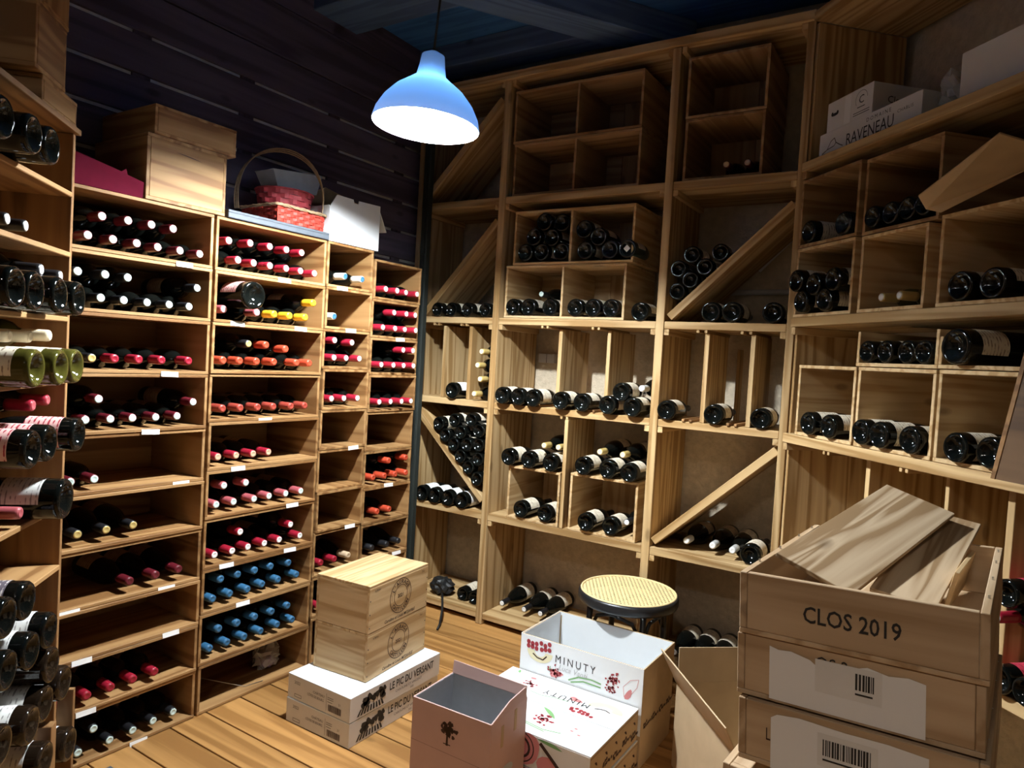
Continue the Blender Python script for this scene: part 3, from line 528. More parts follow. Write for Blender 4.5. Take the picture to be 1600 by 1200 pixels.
# rack on the near wall, seen edge-on
kr = thing('side_rack', 'pine rack with thin shelves at the picture edge, bottles sticking out', 'rack', FR['K'])
board(kr, 'end_panel', (2.166, .002, .002), (2.180, .20, 1.944), 'aged_pine'); board(kr, 'end_panel', (2.166, .201, .002), (2.180, .34, 1.944), 'aged_pine')
board(kr, 'end_panel', (.55, .002, .002), (.565, .34, 1.944), 'aged_pine')
for z in (1.785, 1.621, 1.443, 1.271, 1.091, .920, .749, .60, .42, .235):
    board(kr, 'shelf', (.566, 0, z - .014), (2.165, .335, z), 'crate_pine', .002)
board(kr, 'top_board', (.55, -.01, 1.945), (2.185, .34, 1.960), 'aged_pine')
board(kr, 'back_panel', (.566, .341, .05), (2.166, .35, 1.94), 'aged_pine')
board(kr, 'front_post', (1.940, -.075, .002), (1.972, -.035, .40), 'aged_pine'); board(kr, 'front_post', (2.080, -.075, .002), (2.094, -.035, .43), 'aged_pine')
o = thing('wine_crate', 'flat pine box under two crates on top of the side rack', 'crate', FR['K'] @ T(1.96, .0, 1.9615)); crate_parts(o, .216, .34, .068, .01, front=True)
o = thing('wine_crate', 'upright pine crate standing on the flat box of the side rack', 'crate', FR['K'] @ T(1.918, .0, 2.031)); crate_parts(o, .178, .36, .16, .011, front=True)
o = thing('wine_crate', 'uppermost pine crate cut off by the picture edge above the side rack', 'crate', FR['K'] @ T(1.915, .0, 2.192)); crate_parts(o, .190, .36, .28, .011, front=True)

o = tagged(tube('wall_pipe', [FR['B'] @ Vector(p) for p in ((-.96, .400, 1.773), (-.74, .400, 1.776), (-.61, .400, 1.778))], .013, 'paper_grey'), 'pale pipe running along the rough wall behind the upper straight brace', 'pipe')
o = tagged(tube('wall_pipe', [FR['B'] @ Vector(p) for p in ((-.83, .400, 1.876), (-.76, .400, 1.95), (-.63, .400, 2.08))], .012, 'paper_white'), 'slanting white pipe glimpsed past the upper straight brace', 'pipe')
o = thing('junction_box', 'small grey electrical box on the rough wall of the divided centre shelf', 'box', FR['B'] @ T(-1.99, .385, 1.385)); board(o, 'cover', (0, 0, 0), (.10, .03, .05), 'paper_grey'); board(o, 'seam', (.05, -.001, .0), (.052, 0, .05), 'ink_brown', 0)

# ------------------------------------------------------------------ wine bottles
RAD = dict(bx=.0375, bg=.044, ch=.044, mg=.052)
LEN = dict(bx=.298, bg=.300, ch=.318, mg=.37)
def body_profile(kind):
    R = RAD[kind]; L = LEN[kind]; n = .0145 if kind != 'mg' else .017
    foot = [(.0005, .026), (R * .35, .022), (R * .62, .010), (R * .78, .001), (R * .90, 0), (R * .985, .005), (R, .014)]
    if kind == 'bx': up = [(R, .185), (R * .97, .197), (R * .82, .212), (n + .004, .226), (n, .236)]
    elif kind == 'bg': up = [(R, .135), (R * .97, .155), (R * .84, .180), (R * .63, .205), (n + .003, .228), (n, .240)]
    elif kind == 'ch': up = [(R, .14), (R * .96, .165), (R * .82, .195), (R * .6, .225), (n + .003, .255), (n, .265)]
    else: up = [(R, .22), (R * .96, .24), (R * .8, .262), (n + .005, .285), (n, .30)]
    return foot + up + [(n, L - .004), (n - .002, L)]
BODY = {}
def bottle_meshes(kind, glass, cap, top, lab):
    key = (kind, glass, cap, top, lab)
    if key in BODY: return BODY[key]
    bk = ('body', kind, glass)
    if bk not in BODY: BODY[bk] = lathe_mesh('bottle_body', body_profile(kind), glass, 22, 'Y')
    L = LEN[kind]; n = .0158 if kind != 'mg' else .0185; R = RAD[kind]
    ck = ('cap', kind, cap)
    if ck not in BODY: BODY[ck] = lathe_mesh('capsule', [(n - .0002, L - .062), (n, L - .05), (n - .0004, L - .006), (n - .0012, L + .0008), (n - .003, L + .002)], 'cap_' + cap, 16, 'Y')
    tk = ('top', kind, top)
    if tk not in BODY: BODY[tk] = lathe_mesh('capsule_top', [(n - .003, L + .0016), (n - .0036, L + .0032), (n - .008, L + .0036), (n - .009, L + .0030)], 'cap_' + top, 14, 'Y')
    lk = ('lab', kind, lab)
    if lk not in BODY:
        y0, y1 = (.045, .135) if kind in ('bx', 'mg') else (.035, .118); m = 14; a0 = math.radians(105); vs, fs = [], []
        for i in range(m + 1):
            t = -a0 + 2 * a0 * i / m
            for yy in (y0, y1): vs.append(((R + .0007) * math.sin(t), -yy, (R + .0007) * math.cos(t)))
        for i in range(m): fs.append((2 * i, 2 * i + 2, 2 * i + 3, 2 * i + 1))
        me = bpy.data.meshes.new('label'); me.from_pydata(vs, [], fs); me.materials.append(MATS[lab])
        for p in me.polygons: p.use_smooth = True
        BODY[lk] = me
    BODY[key] = (BODY[bk], BODY[ck], BODY[tk], BODY[lk]); return BODY[key]
CAPWORD = dict(black='black-capped', dkred='dark-red-capped', red='red-capped', brick='brick-red-capped', rose='rose-capped', orange='orange-capped', yellow='yellow-capped', blue='blue-capped', gold='gold-capped', cream='cream-capped', silver='silver-capped', pale='white-and-blue-capped')
PLACE = dict(P2='below the corner slanted board', P3='between the corner dividers', P3n='against the corner divider', P4='above the corner diagonal brace', P4b='under the corner diagonal brace', P5='on the corner floor shelf',
 Q2a='first half of the packed centre crate', Q2b='second half of the packed centre crate', Q2c='first half of the lower centre crate', Q2d='second half of the lower centre crate', Q2e='alone beside the centre crates', Q3='on the divided centre shelf',
 Q4a='on the first small centre crate', Q4b='inside the first small centre crate', Q4c='on the small crate above stool', Q4d='inside the small crate above stool', Q5='on the centre floor shelf',
 R1='inside the dark top braced-bay crate', R2='above the upper straight brace', R2b='under the upper straight brace', R3='between the braced-bay dividers', R4='under the lower straight brace', R4b='at the lower brace shelf end', R5='on the floor shelf behind stool',
 S2a='angled wall, crate above five bottles', S2b='five-bottle crate beside corner upright', S2c='angled wall crate above gold necks', S2d='angled wall, lone pair of necks', S2e='angled wall crate under cardboard sheet', S3a='lower angled shelf, crate by upright', S3b='lower angled shelf, second crate', S3c='angled wall tray of four', S3d='lower angled shelf, third crate', S3e='alone in the angled wall tray', S4='behind the stacked printed crates',
 K1='top shelf of the side rack', K2='second shelf of the side rack', K3='third shelf of the side rack', K3n='lying over bases on third rack shelf', K4='fourth shelf of the side rack', K4n='lying over bases on fourth rack shelf', K5='fifth shelf of the side rack', K5n='lying over bases on fifth rack shelf', K6='sixth shelf of the side rack', K6n='sixth shelf of the side rack', K7='seventh shelf of the side rack', K8='eighth shelf of the side rack', K9='bottom pile of the side rack')
GLASS = dict(K4='olive_glass', K4n='olive_glass', K9='brown_glass', S2d='olive_glass')
LAB = dict(K3='label_dark', K4='label_cream', K5='label_floral', K6='label_white', K7='label_dark', K8='label_white', K9='label_white', S4='label_red', P4b='label_white', A7='label_tan', P3='label_white', P2='label_cream', R4='label_tan', R3='label_cream')
brnd = random.Random(11)
BCOUNT = 0
def place_bottle(wall, s, dep, z, face, kind, glass, cap, top, lab, label, group, roll=None, cat='wine bottle', yawj=None):
    global BCOUNT; BCOUNT += 1
    R, L = RAD[kind], LEN[kind]
    bm_, cm, tm, lm = bottle_meshes(kind, glass, cap, top, lab)
    yj = brnd.uniform(-.5, .5) if yawj is None else yawj
    if face == 'n': M = FR[wall] @ T(s, dep, z) @ RZ(yj) @ T(0, L + .003, 0)
    else: M = FR[wall] @ T(s, dep, z) @ RZ(180 + yj)
    o = thing('wine_bottle', label, cat, M, group)
    link('glass_body', bm_, o, T(0, 0, R))
    cp = link('capsule', cm, o, T(0, 0, R))
    if face == 'n': link('capsule_top', tm, cp)
    rl = brnd.uniform(-35, 35) if roll is None else roll
    link('paper_label', lm, o, T(0, 0, R) @ RY(rl))
    return o
def row_words(rows, z, R):
    for i, r in enumerate(rows):
        if abs(r - z) < R * .9: break
    n = len(rows)
    if n == 1: return ''
    if n == 2: return ('lower row, ', 'upper row, ')[i]
    if i == n - 1: return 'top row, '
    if i == 0: return 'bottom row, '
    return f'{ORD[n - 1 - i]} row down, '
for cid, wall, face, kind, cap, top, off, lower, upper in CELLS:
    R = RAD[kind]; allb = list(lower) + list(upper); rows = []
    for s, z in sorted(allb, key=lambda p: p[1]):
        if not rows or z - rows[-1] > R * .9: rows.append(z)
    by = {}
    for s, z in allb: by.setdefault(row_words(rows, z, R), []).append((s, z))
    if wall == 'L':
        i = int(cid[1:]) - 1; place = f'{ORD[i]} crate down, ' + dict(A='first column', B='second column', C='narrow column', D='corner column')[cid[0]]
        grp = f'bottles in the {ORD[i]} crate down of the ' + dict(A='first column', B='second column', C='narrow column', D='corner column')[cid[0]]
    else:
        place = PLACE[cid]; grp = 'bottles ' + place
    for rw, lst in by.items():
        lst.sort()
        for j, (s, z) in enumerate(lst):
            nth = 'only one' if len(lst) == 1 else f'{ORD[j]} from left'
            kd, gl, cp, tp = kind, GLASS.get(cid, 'dark_glass'), cap, top
            lab = LAB.get(cid, 'label_tan' if wall == 'L' else 'label_cream')
            roll = None
            if cid == 'A3' and j == 0: cp, tp = 'black', 'gold'
            if cid == 'B2' and rw.startswith('lower') and j < 2: cp, tp = 'rose', 'pink'
            if cid == 'B3' and rw.startswith('upper') and j == 0: cp, tp = 'black', 'gold'
            if cid == 'C8' and j == 2: cp, tp = 'tan', 'tan'
            if cid in ('R4',) and j == 1: cp = 'silver'
            wd = CAPWORD.get(cp, 'tan-capped')
            if face == 'n': lb = f'{wd} wine bottle, {rw}{nth}, {place}'
            elif kind == 'mg': lb = f'magnum bottle lying base outward, {place}'
            elif gl == 'olive_glass': lb = f'olive glass bottle base, {rw}{nth}, {place}'
            else: lb = f'dark bottle base, {rw}{nth}, {place}'
            o = place_bottle(wall, s, off + brnd.uniform(-.006, .006), z, face, kd, gl, cp, tp, lab, lb, grp, roll)
            if cid == 'Q2b' and rw.startswith('bottom') and j == 2 or (cid == 'Q2b' and rw.startswith('lower') and j == 2):
                link('sticker', boxmesh(.024, .0008, .024, 'paper_white', 0), o, T(0, .0012, R) @ RY(45))
def extra(wall, s, dep, z, face, kind, cap, top, label, glass='dark_glass', lab='label_cream', grp=None, yawj=None):
    return place_bottle(wall, s, dep, z, face, kind, glass, cap, top, lab, label, grp, yawj=yawj)
# a few odd ones that lie the other way round
extra('L', 1.690, -.062, 1.526, 'b', 'mg', 'black', 'black', 'magnum with pink printed label lying base outward between rose caps', lab='label_floral')
g4 = 'gold capped bottles lying on the small centre crates'
extra('B', -1.722, .03, .930, 'n', 'bg', 'gold', 'cream', 'gold-capped bottle nestling over the first pair on the first small centre crate', grp=g4)
extra('B', -1.640, .03, .930, 'n', 'bg', 'gold', 'cream', 'gold-capped bottle nestling against the divider on the first small centre crate', grp=g4)
extra('B', -1.415, .03, .935, 'n', 'bg', 'gold', 'cream', 'first gold-capped bottle nestling over the row above the stool crate', grp=g4)
extra('B', -1.298, .03, .935, 'n', 'bg', 'gold', 'cream', 'second gold-capped bottle nestling over the row above the stool crate', grp=g4)
extra('B', -1.782, .02, 1.683, 'n', 'bg', 'black', 'mint', 'mint-topped bottle neck between bases in the lower centre crate, towards the middle')
extra('B', -1.252, .02, .634, 'n', 'bx', 'black', 'white', 'white-topped bottle neck beside bases inside the crate above the stool')
extra('B', -1.213, .0, 1.252, 'n', 'bg', 'silver', 'white', 'silver-capped bottle neck beside the raised base on the divided centre shelf')
extra('B', -.77, .04, .587, 'n', 'bg', 'silver', 'white', 'silver-capped bottle half hidden by the lone base under the lower straight brace')
extra('R', 1.068, -.03, .760, 'n', 'bx', 'red', 'silver', 'red bottle with silver top behind the printed crates', lab='label_red')

# ------------------------------------------------------------------ boxes, baskets and trays on top of the crate columns
def card_box(t, w, d, h, mat, inner=None, th=.005, top=False, bottom=True, names=('front_panel', 'side_panel', 'side_panel', 'back_panel')):
    """carton built of its own panels; open on top unless top is set"""
    board(t, names[0], (0, 0, 0), (w, th, h), mat, .0008); board(t, names[3], (0, d - th, 0), (w, d, h), mat, .0008)
    board(t, names[1], (0, th, 0), (th, d - th, h), mat, .0008); board(t, names[2], (w - th, th, 0), (w, d - th, h), mat, .0008)
    if bottom: board(t, 'base_panel', (th, th, 0), (w - th, d - th, th), inner or mat, 0)
    if inner:
        e = .0008
        board(t, 'lining', (th, th, th), (w - th, th + e, h - .002), inner, 0); board(t, 'lining', (th, d - th - e, th), (w - th, d - th, h - .002), inner, 0)
        board(t, 'lining', (th, th + e, th), (th + e, d - th - e, h - .002), inner, 0); board(t, 'lining', (w - th - e, th + e, th), (w - th, d - th - e, h - .002), inner, 0)
    if top: board(t, 'flap', (.0, .0, h), (w, d / 2 - .001, h + .003), mat, .0008); board(t, 'flap', (.0, d / 2 + .001, h), (w, d, h + .003), mat, .0008)
def sheet(name, pts, mat, parent=None, th=.004, M=None):
    return mesh(name, pts, [tuple(range(len(pts)))], mat, parent, M, solid=th)
LT = 1.8565
o = thing('wine_crate', 'sunlit-looking pale pine box with a dark crack on top of the first crate column', 'crate', FR['L'] @ T(1.298, .0, LT))
o['label'] = 'brightly lit closed pine box with a dark crack, standing on the first crate column'
crate_parts(o, .296, .335, .218, .012, 'crate_pine', front=True)
ink_shape(o, [leaf(.10, .178, .20, .168, .0022)], 'ink_brown', T(0, -.0006, 0) @ UP, 'crack')
o = thing('wine_crate', 'flat closed pine box lying on the brightly lit pine box', 'crate', FR['L'] @ T(1.318, -.005, LT + .219))
crate_parts(o, .308, .335, .098, .010, 'crate_pine', front=True)
for k in range(3): mesh('splinter', [(.305, .05 + k * .1, .035 + k * .02), (.345 - k * .008, .052 + k * .1, .040 + k * .02), (.305, .056 + k * .1, .050 + k * .02)], [(0, 1, 2)], 'pale_pine', o, solid=.004)
o = thing('carton', 'torn maroon cardboard tray on the first crate column by the rack', 'carton', FR['L'] @ T(1.078, .006, LT))
board(o, 'base_panel', (0, 0, 0), (.214, .30, .004), 'maroon_card', 0)
sheet('front_panel', [(0, 0, .004), (.214, 0, .004), (.214, -.004, .050), (.16, -.004, .062), (.155, -.004, .080), (.14, -.004, .068), (.0, -.004, .095)], 'maroon_card', o)
sheet('back_panel', [(0, .296, .004), (.214, .296, .004), (.214, .300, .08), (.13, .30, .095), (.12, .30, .13), (.10, .30, .10), (0, .30, .15)], 'maroon_card', o)
sheet('side_panel', [(.0, .004, .004), (.0, .296, .004), (.0, .296, .12), (.0, .004, .09)], 'maroon_card', o); sheet('side_panel', [(.21, .004, .004), (.21, .296, .004), (.212, .296, .07), (.212, .004, .05)], 'maroon_card', o)
o = thing('slate_tray', 'flat grey slate tray under the baskets', 'tray', FR['L'] @ T(1.607, -.004, LT))
board(o, 'tray_base', (0, 0, 0), (.488, .29, .020), 'slate', .002); board(o, 'rim', (0, 0, .020), (.488, .008, .029), 'slate', .001); board(o, 'rim', (0, .282, .020), (.488, .29, .029), 'slate', .001)
board(o, 'rim', (0, .008, .020), (.008, .282, .029), 'slate', .001); board(o, 'rim', (.48, .008, .020), (.488, .282, .029), 'slate', .001)
BT = LT + .0205
def woven(parent, name, outline, z0, z1, rows, mat, flare=0., amp=.0028, cx=0., cy=0.):
    """basket wall of over-and-under strips round stakes; outline = list of (x, y)"""
    N = len(outline); vs, fs = [], []
    hh = (z1 - z0) / rows
    for k in range(rows):
        for e, zz in enumerate((z0 + hh * k + .0006, z0 + hh * (k + 1) - .0006)):
            f = 1 + flare * (zz - z0) / (z1 - z0)
            for i, (x, y) in enumerate(outline):
                dx, dy = x - cx, y - cy; l = math.hypot(dx, dy); q = amp * (1 if (i // 2 + k) % 2 else -1)
                vs.append((cx + dx * f + dx / l * q, cy + dy * f + dy / l * q, zz))
        b = k * 2 * N
        for i in range(N): j = (i + 1) % N; fs.append((b + i, b + j, b + N + j, b + N + i))
    return mesh(name, vs, fs, mat, parent, solid=.002)
def rr(w, d, n, r=.02, x0=0, y0=0):
    pts = []
    P = 2 * (w + d)
    for i in range(n):
        t = P * i / n
        if t < w: p = (t, 0)
        elif t < w + d: p = (w, t - w)
        elif t < 2 * w + d: p = (2 * w + d - t, d)
        else: p = (0, P - t)
        pts.append((x0 + p[0], y0 + p[1]))
    return pts
def oval(rx, ry, cx, cy, n): return [(cx + rx * math.cos(2 * PI * i / n), cy + ry * math.sin(2 * PI * i / n)) for i in range(n)]
o = thing('basket', 'rectangular bright red woven basket with beige rim and tall hoop handle', 'basket', FR['L'] @ T(1.842, .02, BT))
woven(o, 'woven_wall', rr(.240, .225, 60), .002, .076, 6, 'red_wicker', .03, cx=.120, cy=.112)
board(o, 'basket_base', (.004, .004, .0), (.236, .221, .003), 'red_wicker', 0)
for i, (x, y) in enumerate(rr(.240, .225, 30)): tube('stake', [(x, y, .001), (x, y, .079)], .002, 'red_wicker', o, 5)
for q_ in range(3): tube('rim_strand', [(x, y, .080 + .004 * math.sin(i * 1.3 + q_ * 2.1)) for i, (x, y) in enumerate(rr(.252 + .004 * q_, .237 + .004 * q_, 60, x0=-.006 - .002 * q_, y0=-.006 - .002 * q_))], .0035, 'wicker', o, 6, True)
for q_ in range(3): tube('handle_strand', [(.110 + .75 * u, .125 - .66 * u + .006 * (q_ - 1), .075 + (.265 - .006 * q_) * math.sin(t)) for t in [PI * i / 24 for i in range(25)] for u in [-.165 * math.cos(t) * (1 + .25 * math.sin(t) + .02 * q_)]], .0028, 'wicker', o, 6)
o2 = thing('basket', 'shallow dark red wicker basket nested in the bright red one', 'basket', FR['L'] @ T(1.962, .132, BT + .0045))
woven(o2, 'woven_wall', oval(.085, .078, 0, 0, 40), .001, .150, 8, 'dark_wicker', .38, cx=0, cy=0)
mesh('basket_base', [(x, y, .002) for x, y in oval(.083, .076, 0, 0, 24)], [tuple(range(24))], 'dark_wicker', o2, solid=.002)
tube('rim', [(x, y, .152) for x, y in oval(.120, .110, 0, 0, 36)], .004, 'dark_wicker', o2, 6, True)
tube('cross_bar', [(-.118, 0, .150), (.118, 0, .150)], .005, 'dark_wicker', o2, 6)
o = thing('planter', 'small tapered zinc planter tipped on the dark red basket', 'planter', FR['L'] @ T(2.003, .145, BT + .166) @ RY(-7))
a_, b_ = [[(-w0, -d0, h0), (w0, -d0, h0), (w0, d0, h0), (-w0, d0, h0)] for w0, d0, h0 in ((.100, .045, 0), (.128, .056, .080))]
for i, nm in enumerate(('front_panel', 'side_panel', 'back_panel', 'side_panel')):
    j = (i + 1) % 4; sheet(nm, [a_[i], a_[j], b_[j], b_[i]], 'zinc', o, .002)
mesh('base_panel', [(p[0], p[1], .001) for p in a_], [(0, 1, 2, 3)], 'zinc', o)
tube('rim', b_, .003, 'zinc', o, 6, True)
o = thing('carton', 'open white cardboard box with raised flaps on the narrow crate column', 'carton', FR['L'] @ T(2.092, .0, LT))
sheet('front_panel', [(0, 0, 0), (.304, 0, 0), (.304, 0, .205), (.17, 0, .20), (.165, 0, .185), (.14, 0, .185), (.135, 0, .20), (.04, 0, .20), (.0, 0, .14)], 'white_card', o)
board(o, 'back_panel', (0, .236, 0), (.304, .24, .19), 'white_card', 0); board(o, 'side_panel', (0, .004, 0), (.004, .236, .15), 'white_card', 0); board(o, 'side_panel', (.300, .004, 0), (.304, .236, .19), 'white_card', 0)
board(o, 'base_panel', (.004, .004, 0), (.30, .236, .004), 'white_card', 0)
sheet('flap', [(.01, .235, .19), (.300, .235, .19), (.31, .12, .215), (.06, .10, .245)], 'brown_card', o); sheet('flap', [(.304, .01, .20), (.304, .22, .19), (.39, .20, .11), (.375, .02, .10)], 'white_card', o)

# ------------------------------------------------------------------ cartons above the angled wall shelving
o = thing('carton', 'long low pale carton lettered RAVENEAU on the top angled shelf', 'carton', FR['R'] @ T(.067, .05, 2.242)); o['label'] = 'long low pale wine carton with large serif lettering on the top angled shelf'
card_box(o, .517, .30, .100, 'pale_card', top=True)
ink_text(o, 'RAVENEAU', .062, 'ink_black', T(.155, -.001, .022) @ UP, sx=.78); ink_text(o, 'DOMAINE', .020, 'ink_black', T(.26, -.001, .076) @ UP, space=1.5); ink_text(o, 'CHABLIS', .016, 'ink_black', T(.41, -.001, .060) @ UP, space=1.2)
ink_shape(o, stroke([(.02, .025), (.05, .035), (.07, .062), (.09, .070), (.10, .05), (.125, .035), (.14, .028)], .003) + stroke([(.05, .035), (.09, .04), (.10, .05)], .003) + stroke([(.03, .016), (.14, .018)], .0025), 'ink_brown', T(0, -.001, 0) @ UP)
o = thing('carton', 'small taped pale carton stacked on the long low carton', 'carton', FR['R'] @ T(.097, .055, 2.346)); card_box(o, .248, .23, .110, 'pale_card', top=True)
board(o, 'tape', (.10, -.0012, .002), (.135, -.0002, .108), 'paper_white', 0)
ink_text(o, 'C', .042, 'ink_black', T(.176, -.0012, .055) @ UP); ink_shape(o, stroke([(.17, .042), (.21, .042)], .003) + stroke([(.15, .025), (.235, .025)], .0025) + stroke([(.15, .017), (.235, .017)], .0025) + ring(.19, .07, .030, .0315, 20)[:12] + [blob(.045, .06, .02, .006), blob(.03, .064, .006, .008), blob(.06, .064, .006, .008)], 'ink_black', T(0, -.0012, 0) @ UP)
ink_text(o, 'Clos', .036, 'ink_black', T(.2490, .06, .045) @ RZ(90) @ UP)
o = thing('carton', 'open white carton at the far end of the top angled shelf', 'carton', FR['R'] @ T(.73, .05, 2.242)); card_box(o, .40, .30, .155, 'pale_card', 'brown_card')
sheet('flap', [(.02, .30, .155), (.38, .30, .155), (.34, .22, .235), (.08, .21, .23)], 'brown_card', o)
def crumple(name, mat, parent, rx, ry, rz, c, seed, amp=.35, sub=3):
    bm = bmesh.new(); bmesh.ops.create_icosphere(bm, subdivisions=sub, radius=1); r = random.Random(seed)
    for v in bm.verts:
        k = 1 + r.uniform(-amp, amp); v.co = Vector((v.co.x * rx * k + c[0], v.co.y * ry * k + c[1], max(v.co.z, -.85) * rz * k * (1 if v.co.z > -.5 else .9) + c[2]))
    zmin = min(v.co.z for v in bm.verts)
    for v in bm.verts: v.co.z -= zmin
    me = bpy.data.meshes.new(name); bm.to_mesh(me); bm.free(); me.materials.append(MATS[mat])
    return link(name, me, parent)
o = thing('plastic_bag', 'crumpled clear plastic bag between the two pale cartons on the top angled shelf', 'bag', FR['R'] @ T(.655, .16, 2.242))
crumple('film', 'clear_film', o, .055, .08, .075, (0, 0, .07), 4); crumple('contents', 'pale_card', o, .03, .045, .03, (0, 0, .03), 5, .2, 2)
# brown sheet and crate lids on the angled wall
o = thing('cardboard_sheet', 'brown cardboard sheet sloping outward above the crate of two large bases', 'cardboard', FR['R'] @ T(0, 0, 0))
sheet('sheet', [(.723, -.06, 1.958), (.712, -.02, 1.926), (.749, .0, 1.911), (.98, .06, 1.994), (1.065, .03, 2.014), (1.075, -.15, 2.03)], 'brown_card', o, .005)
lids = [(1.085, -.03, 8, .50, 'aged_pine'), (1.115, -.02, 6, .54, 'aged_pine'), (1.150, .0, 5, .52, 'pale_pine')]
for i, (s, y0, an, h, mt) in enumerate(lids):
    o = thing('crate_lid', ['nearest of three crate lids leaning upright at the end of the middle angled shelf', 'middle of three crate lids leaning upright on the middle angled shelf', 'pale rear one of three crate lids leaning on the middle angled shelf'][i], 'lid', FR['R'] @ T(s, y0, 1.630) @ RY(an), 'lids leaning on the angled shelf')
    board(o, 'board', (0, 0, .0), (.012, .15, h), mt); board(o, 'board', (0, .151, .0), (.012, .30, h), mt)
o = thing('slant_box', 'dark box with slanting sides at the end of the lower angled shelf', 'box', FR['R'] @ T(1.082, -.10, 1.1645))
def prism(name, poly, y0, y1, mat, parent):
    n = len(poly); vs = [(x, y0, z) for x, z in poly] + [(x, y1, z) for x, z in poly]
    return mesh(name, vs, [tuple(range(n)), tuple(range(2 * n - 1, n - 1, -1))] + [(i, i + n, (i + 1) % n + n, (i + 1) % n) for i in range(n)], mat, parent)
prism('side_panel', [(0, 0), (.012, 0), (.095, .42), (.083, .42)], 0, .34, 'aged_pine', o); prism('side_panel', [(.268, 0), (.28, 0), (.363, .42), (.351, .42)], 0, .34, 'dark_pine', o)  # left side in lighter pine, its lit edge put into the colour
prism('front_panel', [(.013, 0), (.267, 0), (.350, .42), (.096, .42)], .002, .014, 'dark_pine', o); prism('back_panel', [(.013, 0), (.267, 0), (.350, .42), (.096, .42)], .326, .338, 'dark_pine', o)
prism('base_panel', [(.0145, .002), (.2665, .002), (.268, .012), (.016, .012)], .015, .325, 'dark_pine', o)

# ------------------------------------------------------------------ on the floor: stamped crates on two flat cartons
def arc_text(parent, s, cx, cy, r, a0, a1, size, mat, M, inward=False):
    n = len(s)
    for i, ch in enumerate(s):
        if ch == ' ': continue
        t = math.radians(a0 + (a1 - a0) * i / (n - 1)); rot = math.degrees(t) + (90 if inward else -90)
        link('letter', text_mesh(ch, size, mat, align='CENTER', bold=.035), parent, M @ T(cx + r * math.cos(t), cy + r * math.sin(t), 0) @ RZ(rot))
for i in range(2):
    o = thing('flat_carton', ['upper of two flat white cartons with a black vineyard print, under stamped crates', 'lower of two flat white cartons with a black vineyard print, on the floor'][i], 'carton', T(-1.712, 1.759, .0905 * (1 - i) + .001) @ RZ(90 + .6 * i), 'flat cartons on the floor')
    W, Dp, Hh = .500, .323, .085
    card_box(o, W, Dp, Hh, 'kraft_card' if False else 'pale_card', top=False)
    board(o, 'lid_panel', (0, 0, Hh), (.155, Dp, Hh + .003), 'white_card', 0); board(o, 'lid_panel', (.157, 0, Hh), (W, Dp, Hh + .003), 'white_card', 0)
    F = T(0, -.0008, 0) @ UP
    ink_text(o, 'LE PIC DU VERSANT', .040, 'ink_black', T(.200, -.0008, .044) @ UP, sx=.72, bold=.02); ink_text(o, 'CAROLINE ET VINCENT', .013, 'ink_brown', T(.235, -.0008, .024) @ UP, sx=1.1); ink_text(o, '2022', .010, 'ink_brown', T(.32, -.0008, .010) @ UP)
    art = []
    for k in range(9): art += [[(.050 + k * .013, .030), (.058 + k * .013, .030), (.044 + k * .016, .008), (.034 + k * .016, .008)]]
    for x, y, r in [(.075, .052, .016), (.065, .040, .012), (.095, .060, .014), (.118, .052, .013), (.136, .058, .012), (.152, .068, .011), (.160, .052, .014), (.172, .066, .010), (.168, .042, .012), (.085, .040, .012)]: art.append(blob(x, y, r, r * 1.05, 11, 0, .18))
    for x in (.118, .136, .152): art.append(rect(x, .030, x + .002, .06))
    art += stroke([(.085, .032), (.085, .046), (.100, .055), (.115, .046), (.115, .032)], .002)
    ink_shape(o, art, 'ink_black', F)
    G = RZ(-90) @ UP
    def onend(xx, zz): return T(-.0008, Dp - xx, zz) @ G
    ink_text(o, '2022', .016, 'ink_black', onend(.035, .058)); ink_text(o, 'CHÂTEAU', .013, 'ink_black', onend(.135, .052)); ink_text(o, 'CÔTES DE BOURG', .013, 'ink_black', onend(.105, .036), sx=.8)
    art = [rect(.038, .010, .075, .0115), rect(.038, .020, .075, .0215), rect(.038, .010, .0395, .0215), rect(.0735, .010, .075, .0215)] + stroke([(.205, .010), (.205, .072)], .0012) + stroke([(.21, .060), (.24, .060)], .0018) + stroke([(.21, .053), (.24, .053)], .0018) + stroke([(.21, .044), (.235, .044)], .0018) + barcode(.215, .012, .066, .024, 3)
    ink_shape(o, art, 'ink_brown', T(-.0008, Dp, 0) @ G)
    ink_text(o, '21', .012, 'ink_black', onend(.265, .045))
